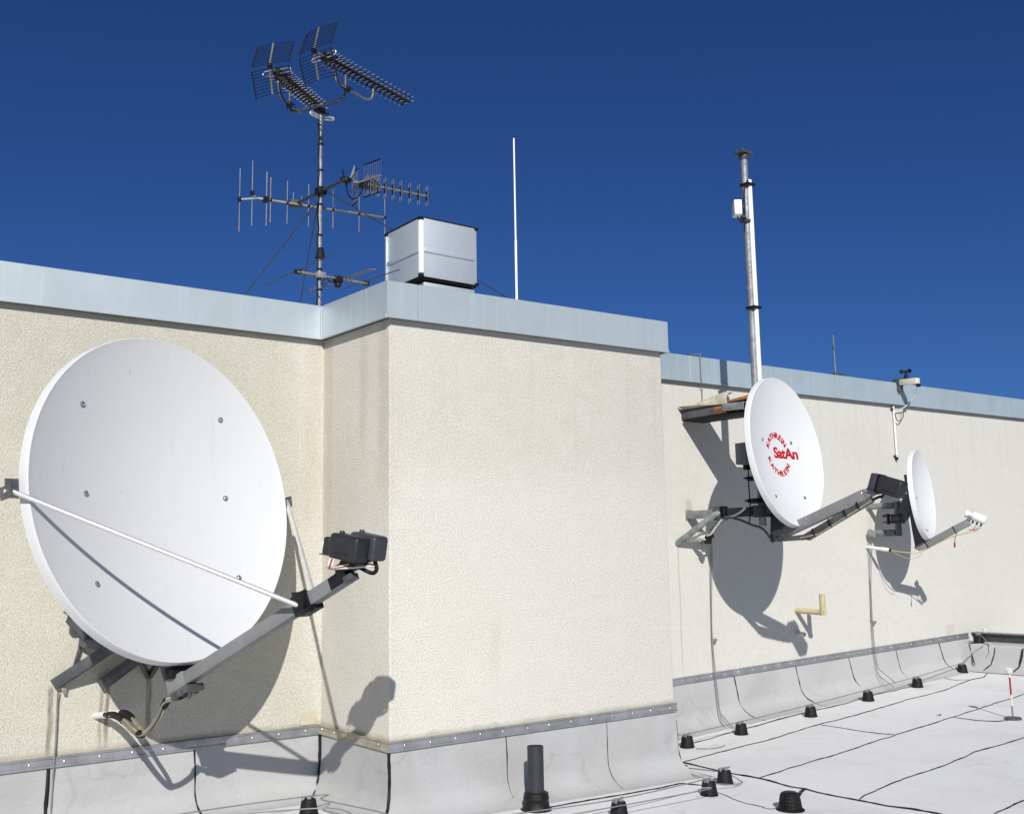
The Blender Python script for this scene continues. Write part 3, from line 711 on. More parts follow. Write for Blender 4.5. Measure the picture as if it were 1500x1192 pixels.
# ------------------------------------------------------------------ medium dish with red lettering
d2 = Dish((6.385, 5.03, .756), 10.1, 7.1, .532, .568, .095, .042, .008)
D2 = thing('satellite_dish', d2.P(0, -.62, -.2), 'white satellite dish with red circular lettering on its face, middle in size', 'satellite dish', 'satellite dishes on the walls')
d2.reflector(M_DISHW, D2)
d2.bolts([(-.225, .09), (.214, .094), (-.222, -.345), (.222, -.343)], .012, D2)
def glyph_mesh(txt, size, bold=0.0, space=1.0):
    cu = bpy.data.curves.new('lettering', 'FONT'); cu.body = txt; cu.size = size; cu.offset = bold; cu.space_character = space; cu.align_x = 'CENTER'; cu.extrude = 0; cu.resolution_u = 3
    ob = bpy.data.objects.new('lettering', cu); COL.objects.link(ob); dg = bpy.context.evaluated_depsgraph_get(); dg.update()
    me = bpy.data.meshes.new_from_object(ob.evaluated_get(dg)); vs = [v.co.copy() for v in me.vertices]; fs = [tuple(p.vertices) for p in me.polygons]
    bpy.data.objects.remove(ob); bpy.data.curves.remove(cu); bpy.data.meshes.remove(me); return vs, fs
def put(mb, vs, fs, fn): mb.add([d2.S(*fn(v), .0016) for v in vs], fs)
# main word, fitted to the measured box h -.056...279, v -.037...053
vs, fs = glyph_mesh('SatAn', .1, .0036, .93)
x0, x1 = min(v.x for v in vs), max(v.x for v in vs); y0, y1 = min(v.y for v in vs), max(v.y for v in vs)
m = MB(); put(m, vs, fs, lambda v: (-.055+(v.x-x0)/(x1-x0)*.332, -.037+(v.y-y0)/(y1-y0)*.088)); m.build('lettering', M_LOGO, D2, smooth=0)
m = MB(); vs, fs = glyph_mesh('®', .035, .0003); xa = sum(v.x for v in vs)/len(vs); ya = sum(v.y for v in vs)/len(vs); put(m, vs, fs, lambda v: (.295+v.x-xa, .058+v.y-ya)); m.build('trademark', M_LOGOG, D2, smooth=0)
for top in (True, False):
    m = MB(); word = 'KATHREIN'
    widths = {'I': .5, 'E': .88, 'T': .92}
    a_start, a_end = (162, 28) if top else (190, 332); tot = sum(widths.get(ch, 1) for ch in word); acc = 0
    for ch in word:
        wdt = widths.get(ch, 1); t = (acc+wdt/2)/tot; acc += wdt; ang = rad(a_start+(a_end-a_start)*t)
        vs, fs = glyph_mesh(ch, .064, .0034); xa = (min(v.x for v in vs)+max(v.x for v in vs))/2; ya = (min(v.y for v in vs)+max(v.y for v in vs))/2
        rt = ang-math.pi/2 if top else ang+math.pi/2
        cx, cy = .149*math.cos(ang), -.008+.149*math.sin(ang)
        put(m, vs, fs, lambda v: (cx+(v.x-xa)*1.05*math.cos(rt)-(v.y-ya)*.90*math.sin(rt), cy+(v.x-xa)*1.05*math.sin(rt)+(v.y-ya)*.90*math.cos(rt)))
    m.build('lettering', M_LOGO, D2, smooth=0)
# arm: upper beam + cranked lower channel
b0, b1 = d2.M(1138, 785), d2.M(1268, 724)
db = (b1-b0).normalized(); ub = (d2.v-db*d2.v.dot(db)).normalized(); sb = ub.cross(db).normalized(); A4 = (db, sb, ub)
armd2 = MB().beam(b0-db*.02, b1, .052, .080, ub).build('feed_arm', M_ARM, D2, bevel=.004)
e1 = d2.M(1284, 718)
m = MB().prism([b1-sb*.026+ub*.038, b1-sb*.026-ub*.038, e1-sb*.026-ub*.022, e1-sb*.026+ub*.022], sb*.052); m.build('arm_tip', M_ARM, armd2, bevel=.003)
l0, l1, l2 = d2.M(1150, 790), d2.M(1184, 786), d2.M(1277, 730)
m = MB(); m.prism([p-sb*.022 for p in (b0-db*.005-ub*.036, b0+db*.10-ub*.042, l1+ub*.012+db*.03, l1-ub*.022, b0+db*.02-ub*.052)], sb*.044); m.beam(l1-db*.01, l2, .045, .055, ub)
m.build('lower_channel', M_STEELD, armd2, bevel=.003)  # darker than the arm: shade on its slanted face put into the colour
m = MB(); m.tube([l1+ub*.010+sb*.0-db*.05-sb*.03, l1+db*.10-ub*.02-sb*.03, l2-ub*.02-sb*.03], .006, 8); m.build('arm_cable', M_CABLE, armd2)
m = MB()
for t in (.12, .38, .62, .82): m.beam(l1.lerp(l2, t)-sb*.034+ub*.03, l1.lerp(l2, t)-sb*.034-ub*.034, .010, .006, db)
m.build('cable_tie', M_BLACKM, armd2)
for t, o in ((.10, 0), (.36, .0), (.60, 0), (.84, 0), (.96, .01), (1.02, .0)):
    for k in (-1, 1):
        if t > .9 and k < 0: continue
        MB().lathe([(.0065 if t < .9 else .010, 0), (.006, .003), (.001, .004)], b0.lerp(b1, t)-sb*.0262+ub*.018*k+db*.012*k, -sb, 8).build('rivet', M_SCREW, armd2)
m = MB()   # triangular back bracket joining arm to dish and pole
q = [d2.M(1112, 735), d2.M(1140, 768), d2.M(1150, 772), d2.M(1142, 787), d2.M(1134, 784)]
bk = MB().prism([p-d2.h*.022 for p in (d2.P(0, -.30, -.13), d2.P(0, -.56, -.055), b0+db*.05+ub*.03, b0+db*.02-ub*.05, b0-db*.06-ub*.02, d2.P(0, -.34, -.20))], d2.h*.044).build('back_bracket', M_ARMD, D2, bevel=.003)
for kk in ((1144, 774), (1138, 787)): MB().lathe([(.013, 0), (.013, .006), (.009, .012), (.001, .013)], PP(*kk, d2.P(-.0275, 0, 0), d2.h), -d2.h, 6).build('bolt', M_STEELD, armd2)
fx2 = (d2.P(0, 0, -.09)-d2.M(1298, 711)).normalized()
lc = d2.M(1302, 712)
lnb_unit(D2, lc-fx2*.02, fx2, (0, 0, 1), .185, .12, .125, M_LNB, M_BLACK, throat=False, knob=False)
m = MB(); up2 = fx2.cross(Vector((0, 0, 1))).normalized(); u2 = up2.cross(fx2).normalized()
m.box(lc+fx2*.095+u2*.004, .06, .125, .118, (fx2, up2, u2)); m.build('feed_throat', M_LNB2, D2, bevel=.012, bseg=3)
m = MB(); m.box(lc+fx2*.068, .008, .128, .130, (fx2, up2, u2)); m.build('hood_gasket', M_BLACK, D2)
m = MB(); m.beam(e1-db*.03, lc+fx2*.05-u2*.05, .045, .04); m.tube(spline([lc-u2*.06+fx2*.02, lc-u2*.09+fx2*.03, e1-ub*.05, e1-db*.10-ub*.05]), .010, 8); m.box(lc+fx2*.11-u2*.06, .07, .03, .02, (fx2, up2, u2)); m.build('feed_holder', M_BLACK, D2, bevel=.003)

# steel pole carrying it
px, py = 6.288, 5.225
PT = PY(1090.5, 227, py)
px = (PT.x+PY(1105, 560, py).x)/2
pz0 = PX(1115, 762, px).z-.04
pole = thing('steel_pole', (px, py, pz0), 'tall galvanised steel pole with flanged top behind the red lettered dish', 'pole')
MB().tube([(px, py, pz0), (px, py, PT.z)], .0285, 20).build('pole_tube', M_GALV, pole, smooth=60)
m = MB(); m.box((px, py, PT.z+.006), .125, .10, .012); m.lathe([(.03, -.05), (.034, -.04), (.04, 0)], (px, py, PT.z), (0, 0, 1), 18)
for k in (-1, 1): m.box((px+k*.05, py-.03, PT.z+.022), .018, .018, .028); m.box((px+k*.05, py+.03, PT.z+.022), .018, .018, .028)
m.build('top_flange', M_STEELD, pole, bevel=.002)
for v_ in (700, 733):
    cz = PY(1105, v_, py).z
    m = MB(); m.box((px-.01, py, cz), .085, .10, .035); m.tube([(px-.04, py-.04, cz), (px-.14, py-.04, cz)], .007, 8); m.tube([(px-.04, py+.04, cz), (px-.14, py+.04, cz)], .007, 8)
    m.lathe([(.018, 0), (.018, .014)], (px-.085, py-.04, cz), (-1, 0, 0), 6); m.lathe([(.018, 0), (.018, .014)], (px-.085, py+.04, cz), (-1, 0, 0), 6); m.box((px-.055, py, cz), .012, .13, .04)
    m.build('dish_clamp', M_BLACK, D2, bevel=.002)
cz = PY(1105, 715, py).z
m = MB(); m.box((px+.015, py-.075, cz-.01), .09, .09, .36); m.build('clamp_plate', M_ARMD, D2, bevel=.004)
m = MB().prism([d2.P(-.06, .05, -.115), d2.P(-.06, -.40, -.125), Vector((px-.03, py-.05, cz-.18)), Vector((px-.03, py-.05, cz+.17))], d2.h*.10); m.build('dish_yoke', M_ARMD, D2, bevel=.003)
# white omni antenna strapped to it
o0, o1 = PY(1112, 560, py-.03), PY(1098.3, 264, py-.03)
om = thing('rod_antenna', (o0.x, o0.y, o0.z-.1), 'white cylindrical rod antenna strapped along the tall steel pole', 'antenna')
ox = (o0.x+o1.x)/2
MB().lathe([(.019, 0), (.019, o1.z-o0.z+.09), (.015, o1.z-o0.z+.10), (.004, o1.z-o0.z+.105)], (ox, o0.y, o0.z-.1), (0, 0, 1), 20).build('radome', M_WHITEP, om, smooth=40)
for v_ in (274, 451):
    cz = PY(1098, v_, py).z
    m = MB(); cxx = (px+ox)/2; m.box((cxx, py-.016, cz), abs(ox-px)+.075, .085, .022); m.tube([(ox+.02, py-.03, cz), (ox+.05, py-.03, cz)], .006, 6); m.tube([(px-.03, py-.02, cz), (px-.05, py-.02, cz)], .006, 6)
    m.build('clamp', M_BLACK, om, bevel=.003)
MB().tube(spline([Vector((ox-.015, o0.y-.0, o1.z-.01)), Vector((ox-.045, o0.y-.02, o1.z-.02)), Vector((px-.035, py-.02, o1.z-.09)), Vector((px-.034, py-.01, o1.z-.3)), Vector((px-.034, py-.0, o1.z-.42))]), .005, 8).build('lead', M_BLACKM, om)
# small white panel antenna
pc = PY(1079.5, 306, py-.02)
pa = thing('panel_antenna', pc, 'small white box antenna clamped to the tall steel pole', 'antenna')
MB().box(pc, .06, .10, .118, (Vector((.80, -.6, 0)), Vector((.6, .8, 0)), Vector((0, 0, 1)))).build('housing', M_WHITEP, pa, bevel=.006, bseg=3)
m = MB(); m.beam(pc+Vector((.02, 0, -.045)), (px-.02, py, pc.z-.05), .03, .02); m.beam(pc+Vector((.03, 0, .0)), (px-.02, py-.01, pc.z+.06), .012, .012); m.box((px, py, pc.z-.075), .085, .08, .02); m.build('bracket', M_STEELD, pa, bevel=.002)
MB().tube(spline([pc+Vector((.0, 0, -.06)), pc+Vector((.01, 0, -.08)), pc+Vector((.05, 0, -.075)), Vector((px-.03, py-.02, pc.z-.05))]), .004, 6).build('lead', M_BLACKM, pa)
# grey junction box on the pole behind the dish
jc = PX(1090, 664.5, px-.085)
jb = thing('junction_box', jc, 'grey junction box on the pole left of the red lettered dish', 'box')
MB().box(jc, .09, .10, .165).build('case', M_ARM, jb, bevel=.005)
m = MB(); m.box((px-.035, jc.y+.02, jc.z-.10), .05, .04, .04); m.box((px-.04, jc.y, jc.z), .03, .06, .08); m.build('gland', M_BLACK, jb, bevel=.003)
MB().tube(spline([Vector((px-.045, jc.y, jc.z-.11)), Vector((px-.05, jc.y, jc.z-.22)), Vector((px-.045, jc.y, jc.z-.42)), Vector((px-.04, jc.y+.02, jc.z-.52))]), .005, 8).build('lead', M_BLACKM, jb)

# lower wall bracket of the pole
LB = PY(1010, 753, YD)
lx = px
lb = thing('pole_bracket', LB, 'grey steel wall bracket with slanted tube brace under the red lettered dish', 'wall bracket')
zc_ = PX(1085, 750, lx).z
bw = PX(1055, 751, lx).y
MB().beam((lx, YD, zc_), (lx, bw-.02, zc_), .06, .065).build('wall_channel', M_GALV, lb, bevel=.002)
MB().beam((lx, bw+.03, zc_), (lx, bw-.04, zc_), .095, .11).build('socket', M_STEELD, lb, bevel=.004)
MB().beam((lx, bw-.04, zc_), (lx, py-.055, zc_), .066, .072).build('arm', M_ARMD, lb, bevel=.004)
MB().beam((lx, py+.05, zc_-.002), (lx, py-.05, zc_-.002), .085, .09).build('pole_socket', M_ARMD, lb, bevel=.004)
wf = PY(992, 796, YD)
MB().tube([wf, wf+Vector((0, -.012, .008)), Vector((lx-.06, bw, zc_-.01)), Vector((lx-.03, bw-.02, zc_+.0))], .026, 14).build('brace', M_GALV, lb, smooth=50)
wf2 = Vector((2*lx-wf.x, YD, wf.z)); MB().tube([wf2, wf2+Vector((0, -.012, .008)), Vector((lx+.06, bw, zc_-.01)), Vector((lx+.03, bw-.02, zc_))], .026, 14).build('brace', M_GALV, lb, smooth=50)
m = MB(); m.box((lx, YD-.004, zc_), .075, .008, .085); m.build('wall_plate', M_GALV, lb, bevel=.001)
for k in (0, .27, .36): MB().box((lx, bw-.09-k, zc_), .072, .014, .078).build('strap', M_BLACK, lb, bevel=.002)
# white stubs and cables under it
p = PY(1006, 791, YD); q = Vector((p.x+.0, YD-.17, p.z+.008))
for k, (pp, qq, lab) in enumerate(((PY(1007, 790, YD), PX(1034, 787, PY(1007, 790, YD).x+.01), 'white pipe stub beneath the pole bracket, lower of a pair'), (PY(1014, 784, YD), PX(1039, 781, PY(1014, 784, YD).x+.01), 'white pipe stub beneath the pole bracket, upper of a pair'))):
    o = thing('conduit_stub', pp, lab, 'pipe'); L_ = (qq-pp).length
    MB().lathe([(.02, 0), (.02, L_-.06), (.022, L_-.055), (.022, L_), (.016, L_), (.016, L_-.03)], pp, qq-pp, 16, cap=False).build('pipe', M_PVC, o, smooth=50)
s0 = PX(1036, 786, lx)
cb2 = thing('cable_bundle', s0, 'black and grey cables from wall stubs up to the red lettered dish', 'cable')
MB().tube(spline([s0+Vector((0, .03, 0)), PX(1041, 782, lx-.02), PX(1050, 770, lx-.03), PX(1060, 759, lx-.045), PX(1075, 755, lx-.05), PX(1087, 748, lx-.05), PX(1093, 741, lx-.05)]), .009, 8).build('cable', M_CABLEW, cb2, smooth=60)
MB().tube(spline([PX(1058, 759, lx-.045), PX(1070, 758, lx-.05), PX(1083, 761, lx-.03), PX(1100, 768, lx-.01), PX(1118, 775, lx), b0-db*.05-ub*.03]), .010, 8).build('cable', M_STEELD, cb2, smooth=60)
m = MB(); m.box(PX(1037, 790, lx), .035, .05, .07); m.box(PX(1040, 785, lx), .02, .07, .03); m.lathe([(.02, 0), (.016, .05)], PX(1035, 788, lx), (0, -1, -.3), 8); m.build('clamp', M_BLACK, cb2, bevel=.004)
dn = [((1038, 795), .06), ((1041, 805), .03), ((1041, 860), .02), ((1042, 900), .02), ((1043, 937), .022), ((1046, 980), .024), ((1049, 1010), .03), ((1052, 1032), .04), ((1056, 1054), .10), ((1063, 1066), .16), ((1072, 1073), .22), ((1080, 1074), .27)]
conductor('conductor_wire', spline([PY(*uv, YD-o) for uv, o in dn], 5), .0036, M_WIRE, 'wire down the wall below the red lettered dish, left of two', 'wire')
dn = [((1040, 795), .06), ((1043, 806), .03), ((1042.5, 900), .03), ((1044.5, 945), .026), ((1049, 992), .028), ((1052, 1020), .03), ((1054.5, 1040), .04), ((1060, 1049), .09), ((1068, 1059), .17), ((1076, 1067), .25)]
conductor('conductor_wire', spline([PY(*uv, YD-o) for uv, o in dn], 5), .0036, M_WIRE, 'wire down the wall below the red lettered dish, right of two', 'wire')
def wall_clip(p, label):
    o = thing('wire_clip', p, label, 'clip'); MB().lathe([(.013, 0), (.013, .025), (.009, .03)], p, (0, -1, 0), 10).build('stud', M_STEELD, o); MB().box(p+Vector((0, -.03, 0)), .04, .016, .026).build('saddle', M_GALV, o, bevel=.002)
wall_clip(PY(1043, 937, YD), 'small dark clip holding wires below the red lettered dish')

# upper pole bracket with timber and loose felt
ux = px-.01
zu = PX(1040, 603, ux).z
ub_ = thing('pole_bracket', (ux, YD, zu), 'dark steel bracket packed with orange timber, high on the wall by the pole', 'wall bracket')
ya_ = PX(1049, 602, ux).y; yb_ = PX(1065, 600, ux).y; ye_ = PX(1094, 599, ux).y
for off in (0, .17):
    MB().beam((ux+off, YD, zu), (ux+off, ya_, zu), .06, .068).build('wall_beam', M_STEELD, ub_, bevel=.003)
    MB().channel((ux+off, yb_+.02, zu+.012), (ux+off, ye_, zu+.002), .06, .072, .006, (-1, 0, 0)).build('pole_arm', M_GALV, ub_, bevel=.001)
    MB().box((ux+off, (ya_+yb_)/2, zu), .055, abs(ya_-yb_)+.04, .066).build('timber_block', M_WOOD, ub_, bevel=.004)
MB().beam((ux+.08, YD-.03, zu-.045), (ux+.08, ye_, zu-.052), .24, .014).build('base_plate', M_BLACKM, ub_, bevel=.002)
MB().box((ux+.085, ye_+.03, zu), .12, .03, .07).build('pole_yoke', M_STEELD, ub_, bevel=.003)
m = MB()
z1, z2 = zu+.045, PX(1098, 579, ux+.04).z
m.add([Vector(p) for p in ((ux-.02, yb_+.03, z1), (ux+.22, yb_+.03, z1), (ux+.22, ye_-.02, z1+.01), (ux-.02, ye_-.02, z1+.01), (ux+.0, yb_+.02, z1+.022), (ux+.2, yb_+.02, z1+.022), (ux+.2, ye_-.03, z2), (ux+.0, ye_-.03, z2))], [(0, 3, 2, 1), (4, 5, 6, 7), (0, 1, 5, 4), (2, 3, 7, 6), (0, 4, 7, 3), (1, 2, 6, 5)])
m.build('timber_wedge', M_WOOD, ub_, bevel=.003)
# curled sheet
m = MB(); rings = []
n0 = PX(993, 596, ux-.08); n1 = PX(1065, 591.5, ux-.03); tp = PX(1057.5, 574, ux+.02)
N = 16
for i in range(N+1):
    t = i/N; base = n0.lerp(n1, t); hgt = (tp.z-(base.z))*min(1, t/.86)**1.15 if t < .87 else (tp.z-base.z)*(1-(t-.87)/.13*.12)
    ring = []
    ring.append(Vector((ux+.24, base.y, zu+.040)))
    ring.append(Vector((base.x+.10, base.y, zu+.038)))
    for j in range(9):
        a = j/8; x = base.x+.035*(1-math.cos(a*1.6))-.012*math.sin(a*math.pi)+.05*a*a; z = base.z+hgt*math.sin(a*math.pi/2*.98)
        ring.append(Vector((x, base.y+.03*a*(t-.5), z)))
    rings.append(ring)
rings2 = [[p+Vector((.004, .0, .003)) for p in r] for r in rings]
nr = len(rings[0]); m.loft([r+rv[::-1] for r, rv in zip(rings, rings2)], True, True)
fs_ = m.build('felt_sheet', M_SHEET, None, smooth=60, at=n0); tag(fs_, 'pale yellowed felt sheet curling up from the timber packed bracket', 'sheet')

# ------------------------------------------------------------------ small dish
d3 = Dish((8.784, 5.41, .503), 18.6, 4.2, .375, .405, .075, .040, .008)
D3 = thing('satellite_dish', d3.P(0, -.45, -.15), 'smallest white satellite dish, plain and seen nearly edge on, far right', 'satellite dish', 'satellite dishes on the walls')
d3.reflector(M_DISHW, D3, 72)
d3.bolts([(.02, -.02), (-.03, -.325), (.03, -.325)], .009, D3)
f0, f1 = d3.M(1352, 800), d3.M(1420, 764)
df = (f1-f0).normalized(); uf = (d3.v-df*d3.v.dot(df)).normalized(); sf = uf.cross(df).normalized(); A5 = (df, sf, uf)
arm3 = MB().beam(f0+df*.03, f1, .04, .062, uf).build('feed_arm', M_ARM, D3, bevel=.004)
m = MB().prism([f0-sf*.021+df*.032+uf*.031, f0-sf*.021+df*.032-uf*.031, f0-sf*.021-df*.05-uf*.02, f0-sf*.021-df*.075+uf*.03], sf*.042); m.build('arm_elbow', M_ARM, arm3, bevel=.004)
m = MB()
for t in (.02, .62): m.beam(f0.lerp(f1, t)+df*.03-uf*.034, f0.lerp(f1, t)+df*.03+uf*.034, .046, .008, df)
m.build('cable_tie', M_BLACKM, arm3)
bp = MB().prism([d3.P(-.02, .20, -.095), d3.P(-.02, 0, -.098), d3.P(-.02, -.25, -.07), d3.P(-.02, -.43, -.05), f0-df*.02+uf*.03-d3.h*.02, f0-df*.07+uf*.0-d3.h*.02, d3.P(-.02, -.30, -.15), d3.P(-.02, .20, -.15)], d3.h*.04).build('back_bracket', M_ARMD, D3, bevel=.003)
fx3 = (d3.P(0, 0, -.07)-d3.M(1436, 760)).normalized(); l3 = d3.M(1434, 758.5)
s3 = fx3.cross(Vector((0, 0, 1))).normalized(); u3 = s3.cross(fx3).normalized()
MB().lathe([(.026, -.062), (.034, -.056), (.039, -.044), (.041, .045), (.038, .05)], l3, fx3, 22).build('lnb_body', M_WHITEP, D3, smooth=40)
MB().lathe([(.035, .048), (.035, .056), (.025, .060), (.025, .085), (.034, .09), (.037, .112), (.036, .116), (.028, .105)], l3, fx3, 22).build('feed_horn', M_PVC, D3, smooth=40)
m = MB(); m.box(l3+fx3*.072-u3*.028, .025, .055, .042, (fx3, s3, u3)); m.beam(f1-df*.02, l3+fx3*.072-u3*.025, .032, .028); m.build('feed_holder', M_ARM, D3, bevel=.003)
for k in (-.045, .0, .045): MB().lathe([(.008, 0), (.008, .028), (.006, .03)], l3-u3*.036-fx3*(.0+k*.8), -u3, 8).build('connector', M_BLACK, D3)
for k, (mm, dx) in enumerate(((M_RED, .0), (M_RED, .012), (M_CABLEW, -.01))):
    MB().tube(spline([l3-u3*.075-fx3*(.045-k*.045), l3-u3*(.10+.02*k)-fx3*(.02-k*.03), f1-uf*(.08+.015*k)+df*.02, f1-uf*.06-df*.05+sf*.0]), .0028, 6).build('feed_cable', mm, D3, smooth=60)
yc = thing('cable', PY(1304, 805, 5.8), 'thin yellow green cable sagging from a wall stub along the smallest dish arm', 'cable')
st3 = PX(1304, 805.5, PY(1269, 801, YD).x+.02)
MB().tube(spline([st3, PP(1320, 808, d3.P(-.02, 0, 0), d3.h), PP(1338, 810, d3.P(-.02, 0, 0), d3.h), f0-uf*.036-df*.03-sf*.01, f0.lerp(f1, .5)-uf*.040, f0.lerp(f1, .85)-uf*.075, f1-uf*.095+df*.02, f1-uf*.06+df*.05], 8), .0045, 8).build('cable', M_CABLEY, yc, smooth=60)
MB().tube(spline([st3, PP(1322, 815, d3.P(-.03, 0, 0), d3.h), PP(1338, 818, d3.P(-.03, 0, 0), d3.h), PP(1352, 810, d3.P(-.03, 0, 0), d3.h)], 8), .0025, 6).build('thin_lead', M_CABLEY, yc, smooth=60)
hp = f0.lerp(f1, .62)+df*.03-uf*.034
m = MB(); MB().tube(spline([hp, hp+Vector((0, 0, -.04))-df*.02, hp+Vector((0, 0, -.08))-df*.025]), .003, 6).build('lead', M_BLACKM, D3); MB().tube([hp+Vector((0, 0, -.075))-df*.024, hp+Vector((0, 0, -.115))-df*.03], .008, 8).build('loose_plug', M_RED, D3)
# its bracket
tx = PY(1271, 742, YD).x
BR = thing('pole_bracket', PY(1271, 762, YD), 'steel pipe wall bracket of two stubs and upright, holding the smallest dish', 'wall bracket')
zt3, zb3 = PY(1271, 742, YD).z, PY(1274, 781, YD).z
ye3 = PX(1314, 742, tx).y
for z_ in (zt3, zb3):
    ym = YD-.55*(YD-ye3)
    MB().tube([(tx, YD, z_), (tx, ym, z_)], .030, 16).build('wall_stub', M_GALV, BR, smooth=50); MB().tube([(tx, ym, z_), (tx, ye3+.028, z_)], .0305, 16).build('wall_stub', M_STEELD, BR, smooth=50)  # outer half darker: the dish's shadow is put into its colour
    MB().lathe([(.042, 0), (.042, .01), (.033, .014)], (tx, YD, z_), (0, -1, 0), 16).build('wall_flange', M_GALV, BR, smooth=40)
MB().tube([(tx, ye3, zb3-.033), (tx, ye3, zt3+.033)], .030, 16).build('upright', M_STEELD, BR, smooth=50)
zm3 = (zt3+zb3)/2
m = MB(); m.box((tx, ye3, zm3), .085, .10, .09); m.beam((tx, ye3-.04, zm3), d3.P(0, .0, -.12), .05, .11); m.build('mount_clamp', M_ARMD, D3, bevel=.004)
m = MB()
for k in (-1, 1): m.tube([(tx-.048, ye3-.05, zm3+.0+.03*k), (tx-.048, ye3+.13, zm3+.03*k)], .006, 8)
m.box((tx-.048, ye3+.07, zm3), .03, .02, .10); m.lathe([(.014, 0), (.014, .02)], (tx-.048, ye3+.10, zm3+.03), (0, 1, 0), 6); m.build('clamp_bolt', M_BLACK, D3, bevel=.001)
s3p = PY(1269, 801, YD); s3q = st3
o = thing('conduit_stub', s3p, 'white pipe stub in the wall just below the smallest dish bracket', 'pipe'); L_ = (s3q-s3p).length
MB().lathe([(.017, 0), (.017, L_*.62), (.020, L_*.63), (.020, L_*.9), (.012, L_), (.012, L_-.02)], s3p, s3q-s3p, 14, cap=False).build('pipe', M_PVC, o, smooth=50)
MB().tube([s3p.lerp(s3q, .97), s3p.lerp(s3q, 1.03)], .015, 10).build('tape_sleeve', M_BLACKM, o)
dn = [((1273, 784), .05), ((1273, 800), .03), ((1274, 835), .02), ((1277, 912), .022), ((1280.4, 956), .024), ((1284, 976), .03), ((1287.5, 988), .06), ((1299, 998), .18), ((1309, 1006), .25)]
conductor('conductor_wire', spline([PY(*uv, YD-o) for uv, o in dn], 5), .0036, M_WIRE, 'wire down the wall under the smallest dish, left of two', 'wire')
dn = [((1276, 790), .05), ((1277, 806), .03), ((1276, 860), .03), ((1279, 922), .026), ((1283, 960), .028), ((1287, 978), .04), ((1294, 985), .10), ((1305, 994), .2), ((1312, 1000), .25)]
conductor('conductor_wire', spline([PY(*uv, YD-o) for uv, o in dn], 5), .0036, M_WIRE, 'wire down the wall under the smallest dish, right of two', 'wire')
wall_clip(PY(1277, 911, YD), 'small dark clip holding wires below the smallest dish')
m = MB(); m.box(PY(1277, 783, YD-.06), .05, .07, .045); cl3 = m.build('wire_clamp', M_GALV, None, bevel=.006, at=PY(1277, 783, YD-.06)); tag(cl3, 'rusty wire clamp on the lower pipe stub of the smallest dish bracket', 'clamp')

# ================================================================== roofs of the blocks are the wall prisms' tops; things standing on them
ROOFN = ZT-.03
# ------------------------------------------------------------------ vent housing
VX0, VX1, VY0, VY1 = 3.418, 3.868, 5.50, 5.95
VZ0, VZ1 = PY(615, 405, VY0).z, PY(617, 316, VY0).z
vent = thing('roof_vent', ((VX0+VX1)/2, (VY0+VY1)/2, ROOFN), 'boxy sheet metal ventilation housing above the parapet of the left block', 'roof vent')
MB().box(((VX0+VX1)/2, (VY0+VY1)/2, (VZ0+VZ1)/2), VX1-VX0-.012, VY1-VY0-.012, VZ1-VZ0-.012).build('housing', M_VENT, vent, bevel=.004)
zm = VZ0+(VZ1-VZ0)*.455
m = MB()
for (c, sx, sy) in ((((VX0+VX1)/2, VY0+.003, zm), VX1-VX0-.05, .012), ((VX0+.003, (VY0+VY1)/2, zm), .012, VY1-VY0-.05), ((VX1-.003, (VY0+VY1)/2, zm), .012, VY1-VY0-.05)):
    m.box(c, sx, sy, .03)
m.build('swage', M_VENT, vent, bevel=.006, bseg=2)
for x in (VX0, VX1):
    for y in (VY0, VY1):
        if x == VX0 and y == VY0: MB().box((x+.012, y+.012, (VZ0+VZ1)/2), .034, .034, VZ1-VZ0-.05).build('corner_trim', M_WHITEP, vent, bevel=.010, bseg=3)
        elif x == VX0: MB().box((x+(.008 if x == VX0 else -.008), y+(.008 if y == VY0 else -.008), (VZ0+VZ1)/2), .018, .018, VZ1-VZ0-.05).build('corner_trim', M_VENT, vent, bevel=.002)
        for z in (VZ0+.012, VZ1-.012):
            MB().box((x+(.010 if x == VX0 else -.010), y+(.010 if y == VY0 else -.010), z), .030, .030, .018).build('corner_cap', M_BLACK, vent, bevel=.004)
for z in (VZ0+.004, VZ1-.004):
    for y in (VY0, VY1): MB().box(((VX0+VX1)/2, y+(.005 if y == VY0 else -.005), z), VX1-VX0-.03, .010, .0045 if z > VZ0+.1 else .006).build('edge_rail', M_BLACKM, vent, bevel=.001)
    for x in (VX0, VX1): MB().box((x+(.005 if x == VX0 else -.005), (VY0+VY1)/2, z), .010, VY1-VY0-.031, .0045 if z > VZ0+.1 else .006).build('edge_rail', M_BLACKM, vent, bevel=.001)
m = MB(); m.box(((VX0+VX1)/2+.0, (VY0+VY1)/2, VZ0-.006), VX1-VX0-.02, VY1-VY0-.02, .006); m.build('floor_pan', M_BLACKM, vent)
m = MB()
h_ = VZ0-.012-ROOFN
for k in range(4):
    m.box(((VX0+VX1)/2+.015, (VY0+VY1)/2+.0, ROOFN+h_*(k+.5)/4), VX1-VX0-.035-.02*(k % 2), VY1-VY0-.035-.02*(k % 2), h_/4*.7)
m.build('louvre_base', M_VENT, vent, bevel=.003)
MB().box(((VX0+VX1)/2+.015, (VY0+VY1)/2, ROOFN+h_/2), VX1-VX0-.09, VY1-VY0-.09, h_).build('base_core', M_BLACKM, vent)
m = MB(); hp_ = PY(660, 322, VY0+.12); m.box((hp_.x, VY0+.12, VZ1+.012), .14, .05, .022); m.build('lifting_handle', M_BLACK, vent, bevel=.004)
m = MB(); m.box((VX0-.005, VY0+.05, ROOFN+h_*.62), .06, .09, .055); m.build('cable_box', M_BLACK, vent, bevel=.006)

